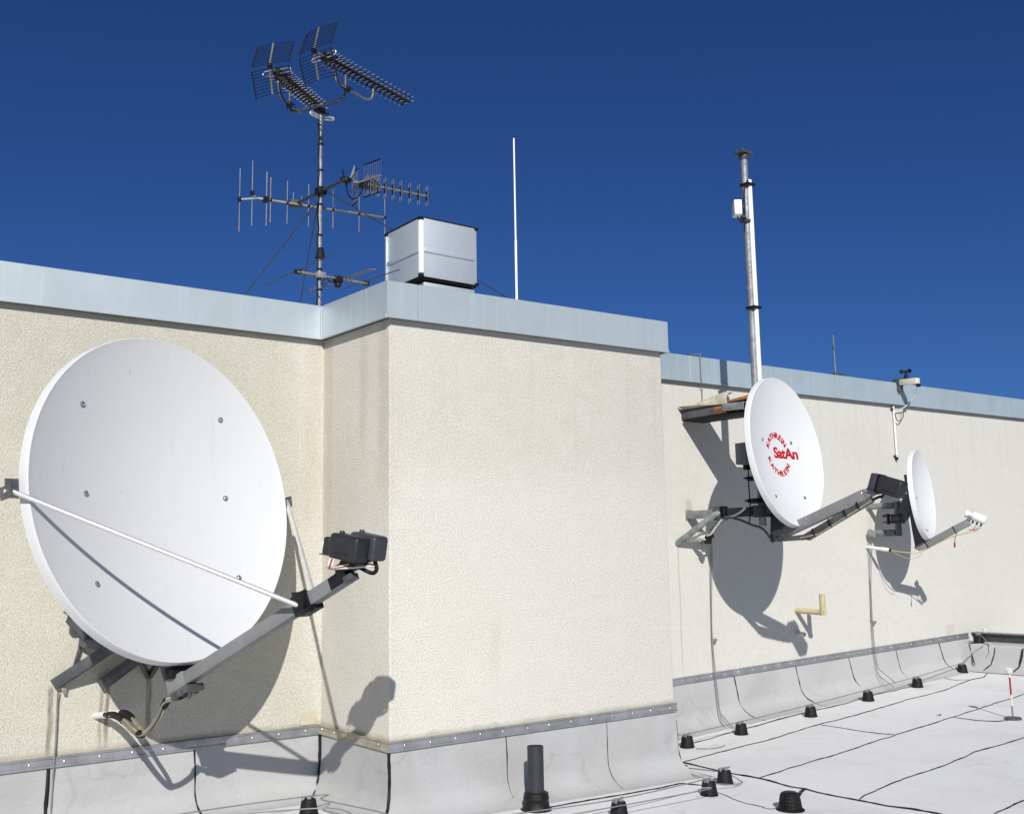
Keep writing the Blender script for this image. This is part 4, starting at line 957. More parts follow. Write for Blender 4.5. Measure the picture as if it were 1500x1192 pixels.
# ------------------------------------------------------------------ antenna mast
MX, MY = 2.932, 5.95
zb_m = ROOFN-.02; zt_m = PY(470, 163, MY).z
mast = thing('antenna_mast', (MX, MY, zb_m), 'galvanised tube mast carrying five television antennas at the inner corner', 'mast')
MB().tube([(MX, MY, zb_m), (MX, MY, zt_m)], .0150, 16).build('mast_tube', M_GALV, mast, smooth=60)
m = MB()
for k in (-1, 1): m.box((MX+.045*k, MY-.02, ROOFN+.035), .05, .06, .02); m.tube([(MX+.05*k, MY-.05, ROOFN+.03), (MX+.05*k, MY-.05, ROOFN+.055)], .008, 8)
m.build('base_clamp', M_GALV, mast, bevel=.003)
cz = PY(469, 373, MY).z
MB().lathe([(.0175, .045), (.020, .042), (.032, -.02), (.033, -.026), (.018, -.026)], (MX+.006, MY, cz), (0, 0, 1), 20).build('rain_collar', M_BLACKM, mast, smooth=40)
m = MB()
for v_ in (212, 250, 300, 345, 395, 425): m.lathe([(.0195, -.006), (.0195, .006)], (MX, MY, PY(469, v_, MY).z), (0, 0, 1), 12)
m.build('tape_band', M_BLACKM, mast)
pts = [Vector((MX-.017-.004*math.sin(i*1.7), MY-.010+.004*math.cos(i*2.1), zt_m-.05-(zt_m-zb_m-.1)*i/24)) for i in range(25)]
MB().tube(pts, .006, 6).build('coax', M_BLACKM, mast, smooth=60)
# U shaped cradle at the top (runs front-back)
zu_ = PY(468, 160, MY).z
uA, uB_ = PZ(424, 166, zu_), PZ(506, 146, zu_); du = (uB_-uA).normalized()
u_pts = [uA+Vector((0, 0, .20)), uA+Vector((0, 0, .10)), uA+Vector((0, 0, .05)), uA+du*.015+Vector((0, 0, .012)), uA+du*.05, uA.lerp(uB_, .5), uB_-du*.05, uB_-du*.012+Vector((0, 0, .014)), uB_+Vector((0, 0, .05)), uB_+Vector((0, 0, .10)), uB_+Vector((0, 0, .18))]
MB().tube(u_pts, .0095, 12).build('top_cradle', M_STEELD, mast, smooth=60)
m = MB(); m.box((MX, MY, zu_-.01), .05, .05, .03); m.tube([(MX-.05, MY-.02, zu_-.03), (MX+.05, MY-.02, zu_-.03)], .006, 6); m.tube([(MX-.02, MY-.05, zu_-.015), (MX-.02, MY+.05, zu_-.015)], .006, 6); m.build('cradle_clamp', M_BLACK, mast, bevel=.003)
m = MB(); 
for sx in (-1, 1): m.tube(spline([Vector((MX+sx*.02, MY-.01, zu_-.05)), Vector((MX+sx*.075, MY-.02, zu_-.045)), Vector((MX+sx*.08, MY-.02, zu_-.06)), Vector((MX+sx*.02, MY-.01, zu_-.068))], 6), .007, 8)
m.build('balun_loop', M_ALU, mast, smooth=60)
# cross arm
zc = PY(468, 281, MY).z
cA, cB = PZ(433, 299, zc), PZ(507, 262, zc)
MB().tube([cA, cB], .0105, 12).build('cross_arm', M_ARMD, mast, smooth=60)
m = MB(); m.box((MX, MY-.01, zc), .06, .06, .05); m.tube([(MX-.04, MY-.03, zc+.01), (MX+.04, MY-.03, zc+.01)], .006, 6); m.build('cross_clamp', M_BLACK, mast, bevel=.003)

def dirpt(o, d, f, s=0, u=0):
    d = Vector(d).normalized(); sd = d.cross(Vector((0, 0, 1))).normalized(); return Vector(o)+d*f+sd*s+Vector((0, 0, 1))*u

def uhf(P0, P1, label, ndir):
    """UHF yagi with a V of two wire-grid reflectors, X-shaped black directors with paired rods"""
    L = (P1-P0).length; d = (P1-P0).normalized()
    o = thing('uhf_antenna', P0.lerp(P1, .45), label, 'antenna', 'television antennas on the mast')
    MB().beam(P0, P1, .014, .014).build('boom', M_ALUD, o, bevel=.001)
    for sg in (1, -1):
        hw, f1, u0, u1 = .132, .040, .018, .168
        def g(s, t): return dirpt(P0, d, f1*t*1.0+(.022*(abs(s)/hw)**2)*(.35+.65*t), s, sg*(u0+(u1-u0)*t))
        pan = MB()
        for k in range(9):
            t = k/8; pan.tube([g(hw*q/4, t) for q in range(-4, 5)], .0023, 5)
        pn = pan.build('reflector_grid', M_BLACKM, o, smooth=60)
        MB().beam(dirpt(P0, d, 0, 0, sg*.004), g(0, 1.02), .011, .007, d).build('grid_spine', M_ALUD if sg > 0 else M_ALUD, pn)
        for s in (-hw, hw): MB().tube([g(s, -.03), g(s, .5), g(s, 1.03)], .0042, 8).build('grid_edge', M_BLACK, pn, smooth=60)
    m = MB(); m.box(dirpt(P0, d, .0), .035, .020, .026, frame(d)); m.build('reflector_hub', M_BLACK, o, bevel=.003)
    db_ = MB(); db_.box(dirpt(P0, d, .10), .05, .045, .05, frame(d)); db_.build('dipole_box', M_BLACK, o, bevel=.006)
    m = MB()
    for sg in (-1, 1):
        m.tube(spline([dirpt(P0, d, .09, sg*.02, .012), dirpt(P0, d, .085, sg*.085, .014), dirpt(P0, d, .085, sg*.10, 0), dirpt(P0, d, .085, sg*.085, -.014), dirpt(P0, d, .09, sg*.02, -.012)], 5), .0045, 7)
    m.build('dipole', M_ALU, o, smooth=60)
    for k in range(ndir):
        f = .135+(L-.15)*((k+.0)/(ndir-1))**1.15
        wl = .078-.012*(k/ndir)
        m = MB()
        for sg in (-1, 1):
            for q in (-1, 1):
                m.tube([dirpt(P0, d, f, sg*.010, q*.003), dirpt(P0, d, f+.004, sg*.028, q*.0155), dirpt(P0, d, f+.004, sg*.046, q*.0155)], [.0075, .0065, .005], 6)
        m.box(dirpt(P0, d, f), .018, .026, .024, frame(d))
        dr = m.build('director', M_BLACK, o, smooth=50)
        for q in (-1, 1): MB().tube([dirpt(P0, d, f+.005, -wl, q*.0155), dirpt(P0, d, f+.004, -.026, q*.0145), dirpt(P0, d, f+.004, .026, q*.0145), dirpt(P0, d, f+.005, wl, q*.0155)], .0024, 6).build('director_rod', M_ROD, dr, smooth=50)
    return o, d
zA = zu_+.125
A1 = uhf(PZ(395, 97, zA), PZ(469, 158, zA), 'upper television antenna with grid reflector, left one, its boom ending at the mast head', 16)
A2 = uhf(PZ(460, 75, zA), PZ(596, 149, zA), 'upper television antenna with grid reflector, right one, its boom reaching far right of the mast', 19)
# bent support tubes of the two antennas
for (o, d), pts in ((A1, [(407, 118), (409, 134), (415, 147), (424, 154), (434, 160), (441, 166)]), (A2, [(491, 105), (492, 116), (498, 125), (509, 131), (520, 137), (534, 145), (542, 146), (546, 140), (547, 128)])):
    P0 = o.location; sdv = Vector((0, 0, 1)).cross(d)
    q = [PP(u, v, P0, sdv) for u, v in pts]
    MB().tube(spline(q, 6), .0075, 10).build('boom_support', M_ALUD, o, smooth=60)
    MB().tube([p+Vector((.006, -.012, -.014)) for p in spline(q[:4], 6)], .0045, 6).build('feeder', M_BLACKM, o, smooth=60)
    cpt = q[3] if len(q) < 7 else q[3]
    m = MB(); m.box(cpt, .034, .030, .03); m.tube([cpt+Vector((-.045, 0, .01)), cpt+Vector((.04, 0, .01))], .005, 6); m.tube([cpt+Vector((0, -.04, -.012)), cpt+Vector((0, .04, -.012))], .005, 6); m.build('support_clamp', M_BLACK, o, bevel=.003)

# VHF yagi, vertical rods
zv = zc-.012
vA, vB = PZ(376, 290.5, zv), PZ(564, 319, zv); dv = (vB-vA).normalized()
vh = thing('vhf_antenna', vA.lerp(vB, .35), 'lower television antenna of vertical rods on a long boom crossing left of the mast', 'antenna', 'television antennas on the mast')
MB().beam(vA, vB, .013, .013).build('boom', M_ALUD, vh, bevel=.001)
def rodpt(u): 
    best = min((k/400 for k in range(-60, 461)), key=lambda t: abs(proj(vA+(vB-vA)*t)[0]-u)); return vA+(vB-vA)*best
def proj(p):
    q = Vector(p)-EYE; return 750+F*q.dot(RT)/q.dot(FW), 596-F*q.dot(UP)/q.dot(FW)
def vup(p, v):
    q = Vector(p)
    for _ in range(20): q.z += (proj(q)[1]-v)/F*(q-EYE).dot(FW)
    return q
rods = [(390.5, 252, 331, .0042), (396.5, 260, 326, .0036), (421, 265, 328, .003), (452, 270, 332, .003), (488, 278, 337, .003), (526, 284, 340, .003), (563.5, 292, 350, .003)]
for u, va, vb, r in rods:
    p = rodpt(u); e = MB().tube([vup(p, va), vup(p, vb)], r, 8).build('element', M_ALUD, vh, smooth=60)
    MB().box(p, .016, .022, .022).build('element_holder', M_BLACK, e, bevel=.004)
# reflector pair on a small cross piece
for (u, v), (va, vb) in (((351, 292), (247, 340)), ((369.5, 283), (236, 331))):
    p = PZ(u, v, zv); MB().tube([vA, p], .0065, 8).build('side_arm', M_ALU, vh, smooth=60)
    e = MB().tube([vup(p, va), vup(p, vb)], .0034, 8).build('element', M_ALUD, vh, smooth=60); MB().box(p, .022, .026, .03).build('element_holder', M_BLACK, e, bevel=.003)
MB().lathe([(.015, -.022), (.02, -.016), (.02, .016), (.015, .022)], rodpt(389), (0, 1, 0), 12).build('dipole_box', M_BLACK, vh)
m = MB(); m.box(cA+Vector((0, 0, .0)), .08, .05, .045); m.tube([cA+Vector((-.03, -.03, -.02)), cA+Vector((-.03, -.03, .07))], .005, 6); m.tube([cA+Vector((.03, -.03, -.02)), cA+Vector((.03, -.03, .055))], .005, 6); m.build('boom_clamp', M_STEELD, vh, bevel=.004)

# UHF yagi with side grid, vertical rods
uA2, uB2 = PZ(506, 264, zc+.008), PZ(627, 288, zc+.008); dg_ = (uB2-uA2).normalized()
ug = thing('grid_antenna', uA2.lerp(uB2, .3), 'lower television antenna with short vertical rods and fine wire grid, right of the mast', 'antenna', 'television antennas on the mast')
MB().beam(uA2, uB2, .012, .012).build('boom', M_ALUD, ug, bevel=.001)
Lg = (uB2-uA2).length
for u in (537, 541.5, 546, 549, 554, 564, 575.5, 587, 600, 613, 625.5):
    t = min((k/300 for k in range(0, 320)), key=lambda t: abs(proj(uA2+(uB2-uA2)*t)[0]-u)); p = uA2+(uB2-uA2)*t; d = dg_
    m = MB(); m.box(p, .012, .024, .024, frame(d))
    for sg in (-1, 1):
        for q in (-1, 1): m.tube([p+Vector((0, 0, sg*.010)), dirpt(p, d, .0, q*.013, sg*.034)], [.005, .0042], 6)
    dr = m.build('director', M_BLACK, ug, smooth=50)
    for q in (-1, 1): MB().tube([dirpt(p, d, 0, q*.0135, -.068), dirpt(p, d, 0, q*.0125, -.03), dirpt(p, d, 0, q*.0125, .03), dirpt(p, d, 0, q*.0135, .068)], .0024, 6).build('director_rod', M_ALUD, dr, smooth=50)
for sg in (1, -1):        # one wire-grid wing each side of the boom, the rods upright
    n_ = 9; base = dirpt(uA2, dg_, .10, sg*.02)
    tipw = dirpt(uA2, dg_, .155, .19) if sg > 0 else dirpt(uA2, dg_, .115, -.15)
    m = MB(); hh = .108
    for k in range(n_): q = base.lerp(tipw, .15+.85*k/(n_-1)); m.tube([q+Vector((0, 0, -hh)), q+Vector((0, 0, hh))], .0007, 5)
    gr_ = m.build('reflector_grid', M_ALUD, ug, smooth=50)
    for s in (-1, 1): MB().tube([base.lerp(tipw, .12)+Vector((0, 0, s*hh)), tipw+Vector((0, 0, s*hh))], .0048, 8).build('grid_edge', M_BLACK, gr_, smooth=50)
    MB().beam(dirpt(uA2, dg_, .09), tipw, .012, .010).build('grid_spine', M_ALUD, gr_)
m = MB(); m.box(dirpt(uA2, dg_, .125, 0, -.005), .05, .05, .05, frame(dg_)); m.build('dipole_box', M_BLACK, ug, bevel=.010)
m = MB(); m.box(uA2+Vector((.0, 0, .0)), .06, .045, .03); m.tube([uA2+Vector((-.02, -.02, 0)), uA2+Vector((-.035, -.03, .06))], .006, 6); m.tube([uA2+Vector((.03, -.02, 0)), uA2+Vector((.05, -.03, .045))], .006, 6); m.build('boom_clamp', M_BLACK, ug, bevel=.003)
pl_ = MB().prism([uA2+Vector((.03, 0, .015)), uA2+Vector((.062, 0, .015)), uA2+Vector((.066, .0, .12)), uA2+Vector((.058, .0, .10))], (0, .006, 0)); pl_.build('clamp_plate', M_ALU, ug)
MB().tube(spline([dirpt(uA2, dg_, .12, 0, -.03), dirpt(uA2, dg_, .09, 0, -.09), dirpt(uA2, dg_, .05, 0, -.115), dirpt(uA2, dg_, .015, 0, -.08), dirpt(uA2, dg_, .005, 0, -.01)], 6), .005, 7).build('feeder', M_BLACKM, ug, smooth=60)

# FM yagi, flat
zf = PY(467, 404, MY).z
fA, fB = PZ(436, 398, zf), PZ(538, 415.5, zf); dfm = (fB-fA).normalized()
fm = thing('radio_antenna', fA.lerp(fB, .4), 'lowest antenna, three flat horizontal rods on a short brass coloured boom just above the coping', 'antenna', 'television antennas on the mast')
MB().beam(fA, fB, .013, .013).build('boom', M_BRASS, fm, bevel=.001)
def line3(c, u0, v0, u1, v1): return PZ(u0, v0, zf+.012), PZ(u1, v1, zf+.012)
p, q = line3(None, 390, 416.6, 489, 371.6); MB().tube([p, q], .0035, 7).build('element', M_STEELD, fm)
p, q = line3(None, 499.5, 424, 585, 395); MB().tube([p, q], .0035, 7).build('element', M_STEELD, fm)
p, q = line3(None, 453, 424, 540, 395); dd = (q-p).normalized(); ofs = dd.cross(Vector((0, 0, 1)))*0+dfm*.03
loop = [p.lerp(q, .46)-dfm*.0, p+dd*.02, p+dfm*.012-dd*.004, p+dfm*.03+dd*.02, q+dfm*.03-dd*.02, q+dfm*.012+dd*.004, q-dd*.02, p.lerp(q, .54)]
MB().tube(spline(loop, 5), .0038, 8).build('folded_dipole', M_ALUD, fm, smooth=60)
for u, v in ((437, 398), (536, 414.5)): MB().box(PZ(u, v, zf+.008), .04, .035, .03).build('element_holder', M_BLACK, fm, bevel=.004)
dbx = PZ(495, 410, zf-.005); m = MB(); m.box(dbx, .055, .05, .045); m.lathe([(.02, 0), (.02, .03)], dbx-Vector((0, 0, .02)), (0, 0, -1), 12); m.build('dipole_box', M_BLACK, fm, bevel=.006)
MB().tube(spline([dbx-Vector((0, 0, .02)), dbx+Vector((-.06, 0, -.02)), Vector((MX+.04, MY-.02, zf-.01)), Vector((MX-.0, MY-.025, zf-.06))], 6), .004, 6).build('feeder', M_BLACKM, fm, smooth=60)
m = MB(); m.box((MX, MY-.01, zf), .06, .055, .04); m.tube([(MX-.03, MY-.03, zf-.01), (MX+.055, MY-.03, zf-.01)], .007, 6); m.build('boom_clamp', M_GALV, fm, bevel=.004)

# guy ropes
def guy(p, q, label): conductor('guy_rope', [p, q], .0042, M_GUY, label, 'rope', None)
gz_ = vup((MX, MY, 0), 290); gq = vup((MX, MY, 0), 276)
def anchor(p, u, v, y):       # carry the rope on past the coping edge down to the roof
    p = Vector(p); q = PY(u, v, y); return p+(q-p)*((p.z-ROOFN)/(p.z-q.z))
guy(gz_, anchor(gz_, 358, 432, 6.5), 'dark guy rope slanting from the mast far left behind the coping')
guy(Vector((MX-.01, MY, gz_.z)), anchor((MX-.01, MY, gz_.z), 439.5, 443, 6.4), 'steep dark guy rope close beside the mast, going down behind the coping')
gy = 6.35; ge = PY(755, 443, gy); guy(gq+Vector((.02, 0, 0)), ge, 'dark guy rope passing behind the ventilation housing to the right')

# whip on the left block
wy = 5.34; w0, w1 = PY(757, 442, wy), PY(753, 203, wy)
wh = thing('lightning_rod', (w0.x, wy, ROOFN), 'tall thin white rod standing on the left block, right of the ventilation housing', 'lightning rod')
MB().tube([(w0.x, wy, ROOFN), (w0.x, wy, w0.z+.42)], .0085, 10).build('lower_rod', M_WHITEP, wh, smooth=60)
MB().tube([(w0.x, wy, w0.z+.42), (w0.x, wy, w1.z)], [.0065, .0055], 10).build('upper_rod', M_WHITEP, wh, smooth=60)
m = MB(); m.lathe([(.05, 0), (.05, .02), (.02, .035)], (w0.x, wy, ROOFN), (0, 0, 1), 14); m.build('foot', M_STEELD, wh, smooth=40)
# holders on copings
def coping_clip(u, v, y, zt, label, flip=1):
    x = PY(u, v, y).x; z = zt(x)-.01
    o = thing('conductor_holder', (x, y, z), label, 'bracket')
    m = MB(); m.box((x-.035, y+.02, z+.015), .018, .03, .035); m.box((x+.035, y+.02, z+.015), .018, .03, .035); m.build('foot', M_STEELD, o, bevel=.002)
    m = MB(); m.box((x, y+.02, z+.035), .10, .028, .008); m.build('bridge', M_STEELD, o, bevel=.002)
coping_clip(818, 446, YC+.06, lambda x: ZT, 'small dark bracket on the coping right of the white rod')
coping_clip(940, 464, YC+.04, lambda x: ZT, 'small dark bracket on the coping near the right corner of the left block')
x = XB+.05; y = PX(539, 420, x).y
o = thing('conductor_holder', (x, y, ZT-.01), 'dark clamp with pale plate on the coping below the lowest antenna', 'bracket')
MB().box((x, y, ZT+.01), .04, .05, .04).build('clamp', M_BLACK, o, bevel=.004); MB().box((x+.05, y, ZT+.012), .07, .02, .035).build('plate', M_GALV, o, bevel=.002)

# rod with clamp on the rear coping
ry = YD+.03; r0, r1 = PY(1224, 549, ry), PY(1218, 490, ry)
o = thing('lightning_rod', (r0.x, ry, dzt(r0.x)-.01), 'short thin grey rod standing on the rear coping, with a clamp at its foot', 'lightning rod')
MB().tube([(r0.x, ry, dzt(r0.x)-.012), (r0.x, ry, r1.z)], [.008, .005], 8).build('rod', M_ALUD, o, smooth=60)
MB().lathe([(.014, -.02), (.014, .02)], (r0.x, ry, r0.z+(r1.z-r0.z)*.68), (0, 0, 1), 10).build('coupler', M_STEELD, o)
m = MB(); m.box((r0.x+.0, ry, dzt(r0.x)+.015), .06, .05, .04); m.box((r0.x+.10, ry, dzt(r0.x)+.012), .05, .05, .04); m.tube([(r0.x-.03, ry, dzt(r0.x)+.03), (r0.x+.13, ry, dzt(r0.x)+.03)], .008, 8); m.build('foot_clamp', M_STEELD, o, bevel=.003)
# bent wire over the rear coping
cx_ = PY(1020, 518, YD).x
p = [Vector((cx_-.02, YD+.05, dzt(cx_)+.035)), Vector((cx_+.03, YD-.02, dzt(cx_)+.035)), PY(1025.5, 518, YD-OV-.02), PY(1026, 526, YD-OV-.02), PY(1027, 550, YD-OV-.02), PY(1028.3, 562, YD-OV-.02), PY(1028.6, 570, YD-.02), PY(1029, 592, YD-.02)]
o = conductor('conductor_wire', spline(p, 5), .0036, M_WIRE, 'grey wire bent over the rear coping and dropping behind the felt sheet', 'wire')
m = MB(); m.box((cx_-.03, YD+.03, dzt(cx_)+.015), .09, .045, .035); o = m.build('wire_clip', M_STEELD, None, bevel=.006, at=(cx_, YD, dzt(cx_))); tag(o, 'dark clip on the rear coping holding the bent grey wire', 'clip')
# weather station box with cup anemometer
wa0, wa1 = V3(9.33, 5.93, 1.665), V3(9.305, 5.735, 1.652)
an = thing('wind_sensor', V3(9.322, 5.95, 1.66), 'black cup anemometer on a cream box arm jutting from the rear coping', 'wind sensor')
da_ = (wa1-wa0).normalized()
MB().beam(wa0+da_*.02, wa1+da_*.03, .06, .058).build('housing', M_CREAM, an, bevel=.006)
m = MB(); m.box(wa0+Vector((0, .0, .01)), .06, .12, .06); m.box(wa0+Vector((0, -.0, -.05)), .05, .05, .08); m.build('bracket', M_STEELD, an, bevel=.004)
ac = wa0+da_*.09+Vector((0, 0, .035))
MB().lathe([(.020, 0), (.020, .035), (.012, .04), (.012, .072), (.006, .077)], ac, (0, 0, 1), 14).build('rotor_post', M_BLACK, an, smooth=40)
for k in range(3):
    a_ = rad(20+120*k); dx = Vector((math.cos(a_), math.sin(a_), 0)); c = ac+Vector((0, 0, .07))+dx*.042; tg = Vector((-dx.y, dx.x, 0))
    m = MB(); m.tube([ac+Vector((0, 0, .07)), c], .004, 6); m.lathe([(.022, 0), (.021, .009), (.016, .018), (.007, .023), (.0005, .024)], c, tg, 14, cap=False); m.lathe([(.020, .002), (.014, .015), (.0005, .021)], c, tg, 14, cap=False); m.build('cup', M_BLACK, an, smooth=60)
MB().box(wa1+da_*.03+Vector((.0, 0, -.045)), .04, .03, .03).build('gland', M_BLACK, an, bevel=.003)
qs = [wa1+da_*.04+Vector((.015, 0, -.04)), PY(1343, 568, 5.78), PY(1341, 578, 5.84), PY(1332, 590, 5.90), PY(1322, 598, 5.93), PY(1312, 600, 5.94)]
conductor('sensor_cable', spline(qs, 7), .005, M_CABLEW, 'thin white cable looping from the anemometer box to the white wall conduit', 'cable')
qs = [PY(1324, 598, 5.93), PY(1323.5, 605, 5.93), PY(1322, 613, 5.94), PY(1317, 617, 5.945), PY(1313, 613, 5.95), PY(1310.5, 606, 5.955)]
conductor('sensor_cable', spline(qs, 7), .0045, M_STEELD, 'short dark cable loop beside the top of the white wall conduit', 'cable')
g0, g1 = PY(1308.5, 595, YD-.018), PY(1311, 671, YD-.018)
o = thing('conduit', g0, 'white vertical cable conduit on the rear wall below the anemometer', 'pipe')
MB().tube([g0, Vector((g0.x, g0.y, g1.z))], .0095, 14).build('pipe', M_WHITEP, o, smooth=60)
MB().lathe([(.015, 0), (.015, .025)], (g0.x, g0.y, g1.z+.01), (0, 0, -1), 10).build('end_plug', M_BLACK, o)
for v_ in (600, 668): MB().box((g0.x-.008, YD-.012, PY(1309, v_, YD).z), .05, .024, .018).build('pipe_clip', M_STEELD, o, bevel=.002)

# elbow vent pipe and stub on the rear wall
e0 = PY(1166, 894, YD); ez = e0.z-.0
eA = Vector((e0.x, YD, ez)); eB = Vector((e0.x+.0, 5.70, ez-.008)); 
o = thing('elbow_pipe', eA, 'weathered beige elbow pipe sticking out of the rear wall and turning up', 'pipe')
MB().tube([eA, eB+Vector((0, -.024, 0))], .0235, 18).build('pipe', M_BEIGE, o, smooth=50)
MB().lathe([(.0255, -.024), (.0255, .155), (.021, .156), (.021, .10)], eB, (0, 0, 1), 18, cap=False).build('upright', M_BEIGE, o, smooth=50)
sA = PY(1168, 928, YD); sB = PX(1179, 929, sA.x+.01)
o = thing('conduit_stub', sA, 'short white pipe stub just below the beige elbow pipe', 'pipe')
MB().lathe([(.02, 0), (.02, (sB-sA).length), (.014, (sB-sA).length), (.014, .02)], sA, sB-sA, 14, cap=False).build('pipe', M_PVC, o, smooth=50)

# ------------------------------------------------------------------ roof conductor holders
def holder(loc, rz, label):
    o = thing('roof_weight', (0, 0, 0), label, 'roof weight', 'black conductor weights on the roof felt')
    MB().lathe([(.053, 0), (.054, .006), (.050, .010), (.040, .072), (.036, .080), (.024, .084), (.0005, .085)], (0, 0, 0), (0, 0, 1), 20, cap=False).build('body', M_BLACKM, o, smooth=35)
    m = MB(); m.box((0, .0, .088), .022, .05, .012); m.tube([(-.045, -.01, .094), (.045, .01, .094)], .005, 8); m.box((-.03, 0, .07), .012, .03, .05); m.build('clip', M_WIRE, o, bevel=.002)
    return o
HB = [((452, 1192), 'leftmost black conductor weight, at the foot of the inner corner', -.35), ((907, 1196), 'black conductor weight cut by the lower picture edge, in front of the left block', .1), ((1039, 1164), 'black conductor weight at the roof step, nearer one of a close pair', .3), ((1062, 1147), 'black conductor weight at the roof step, farther one of a close pair', -.3),
      ((1007, 1094), 'black conductor weight tucked beside the right corner of the left block', .2), ((1086, 1075), 'black conductor weight under the two wires of the red lettered dish', .2), ((1188, 1049), 'black conductor weight under the beige elbow pipe', .2),
      ((1272, 1026), 'black conductor weight under the two wires of the smallest dish', .2), ((1344, 1006), 'black conductor weight between the smallest dish wires and the roof corner', .2), ((1410, 985), 'black conductor weight in the far roof corner at the kerb foot', .2)]
proto = None; HL = []
for (uv, lab, rz) in HB:
    p = PR(*uv); s = 1.0
    if proto is None: proto = holder(p, rz, lab); o = proto
    else: o = copy_tree(proto, p, rz, lab)
    o.location = p; o.rotation_euler = (0, 0, rz); HL.append(p)
# parapet top weight
# ------------------------------------------------------------------ kerb wall at the right
KX = 10.17; kz = .475
kerb = thing('roof_kerb', (KX, 5.6, 0), 'low felt covered kerb wall with a dark top board, closing the roof at far right', 'kerb wall')
m = MB(); N = 60; rings = []
for i in range(N+1):
    y = YD-.004-(YD+14)*(i/N)**2; ring = []
    base = roof_z(KX-.1)
    for o, z in ((-.17, base+.003), (-.12, base+.02), (-.06, base+.06), (-.035, base+.12), (-.012, base+.19), (-.0, kz-.02), (.012, kz-.003), (.04, kz+.003), (.22, kz+.006), (.36, kz+.004), (.37, -.2)):
        w_ = mnoise.noise(Vector((y*1.7, z*4, 3)))*.010*(0 if z < base+.01 else 1); ring.append(Vector((KX+o+w_, y, z)))
    rings.append(ring)
m.loft(rings, False, False); m.build('felt_skin', M_UPD, kerb, smooth=50)
m = MB(); m.box((KX+.262, (YD-14)/2, kz+.045), .03, YD+14-.01, .085); m.build('top_board', M_STEELD, kerb, bevel=.004)
m = MB(); m.box((KX+.262, (YD-14)/2, kz+.092), .10, YD+14-.012, .012); m.build('board_cap', M_GALV, kerb, bevel=.003)
m = MB()
for yv, r, sd in ((5.62, .006, 1), (PX(1499, 960, KX).y, .010, 2), (3.2, .006, 3)):
    base = roof_z(KX-.1); bead(MB(), [Vector((KX-.14, yv+.06, base+.015)), Vector((KX-.055, yv+.02, base+.07)), Vector((KX-.02, yv, base+.17)), Vector((KX-.004, yv, kz-.03)), Vector((KX+.04, yv-.02, kz+.004))], r, sd).build('bitumen_bead', M_BIT, kerb, smooth=60)
bead(MB(), [Vector((KX+.0, YD-.10, kz-.0)), Vector((KX-.01, YD-.12, kz-.08)), Vector((KX-.02, YD-.13, roof_z(KX)+.15)), Vector((KX-.1, YD-.2, roof_z(KX)+.05))], .007, 7).build('bitumen_bead', M_BIT, kerb, smooth=60)
bead(MB(), [Vector((KX+.0, YD-.09, kz+.002)), Vector((KX+.06, YD-.20, kz+.006)), Vector((KX+.01, YD-.30, kz+.0)), Vector((KX-.012, YD-.31, kz-.08)), Vector((KX-.03, YD-.28, roof_z(KX)+.13))], .004, 8).build('bitumen_bead', M_BIT, kerb, smooth=60)
o = copy_tree(proto, (KX+.10, PX(1434, 940, KX+.10).y, kz+.004), .2, 'black conductor weight sitting on top of the low kerb wall')
o = thing('glass_insulator', (KX+.262, PX(1443, 926, KX+.26).y, kz+.098), 'small clear glass knob on top of the kerb wall board', 'insulator')
MB().lathe([(.014, 0), (.016, .012), (.026, .03), (.024, .048), (.008, .058)], o.location, (0, 0, 1), 14).build('knob', M_GLASS, o, smooth=60)

# conductors running through the weights
def wire_run(pts, label, r=.0034, z=.094):
    P3 = [Vector((p.x, p.y, p.z+z)) for p in pts]; conductor('roof_conductor', P3, r, M_WIRE, label, 'wire')
hl = HL
xj = Vector((-6, 5.15, roof_z(-6)))
wire_run(spline([Vector((-4, 5.35, roof_z(-4)+.0)), Vector((1.2, 5.38, roof_z(1.2))), hl[0], Vector((2.66, 5.30, roof_z(2.66))), Vector((2.76, 4.9, roof_z(2.76))), Vector((2.85, 4.45, roof_z(2.8))), Vector((3.3, 4.42, roof_z(3.3))), hl[1], hl[2]], 6), 'long grey roof conductor along the foot of the left block, wall side wire')
wire_run(spline([Vector((-4, 5.29, roof_z(-4))), Vector((1.2, 5.31, roof_z(1.2))), Vector((2.55, 5.26, roof_z(2.55))), Vector((2.68, 4.86, roof_z(2.76))), Vector((2.80, 4.36, roof_z(2.8))), Vector((3.3, 4.33, roof_z(3.3))), Vector((3.98, 4.325, roof_z(3.98))), Vector((4.62, 4.34, roof_z(4.62))), PR(1028, 1172)], 6), 'long grey roof conductor along the foot of the left block, outer wire', .0034, .07)
wire_run([PR(1000, 1128), PR(1050, 1141)+Vector((0, 0, .03)), hl[3]+Vector((0, 0, .05)), PR(1078, 1148)+Vector((0, 0, .02)), PR(1088, 1150), PR(1078, 1154), PR(1050, 1160)+Vector((0, 0, .03)), hl[2]+Vector((0, 0, .05))], 'grey conductor looping between the close pair of weights at the roof step', .0034, .02)
wire_run([PR(1003, 1134), PR(1030, 1144), PR(1048, 1150)], 'short pale wire on the felt beside the right corner of the left block', .003, .02)
wire_run(spline([PR(994, 1094), hl[4], hl[5], hl[6], hl[7], hl[8], hl[9]], 4), 'grey conductor along the foot of the rear wall through six weights', .0036, .094)
wire_run(spline([PR(1020, 1097), PR(1040, 1097), PR(1055, 1095), PR(1062, 1092)], 4), 'thin loose wire lying on the felt near the roof step', .003, .006)
conductor('roof_conductor', spline([hl[9]+Vector((0, 0, .094)), Vector((KX-.03, 5.79, roof_z(KX)+.2)), Vector((KX-.012, 5.74, kz-.02)), Vector((KX+.03, 5.72, kz+.03)), Vector((KX+.10, PX(1434, 940, KX+.10).y, kz+.098))], 6), .0036, M_WIRE, 'grey conductor climbing the kerb wall to the weight on top', 'wire')

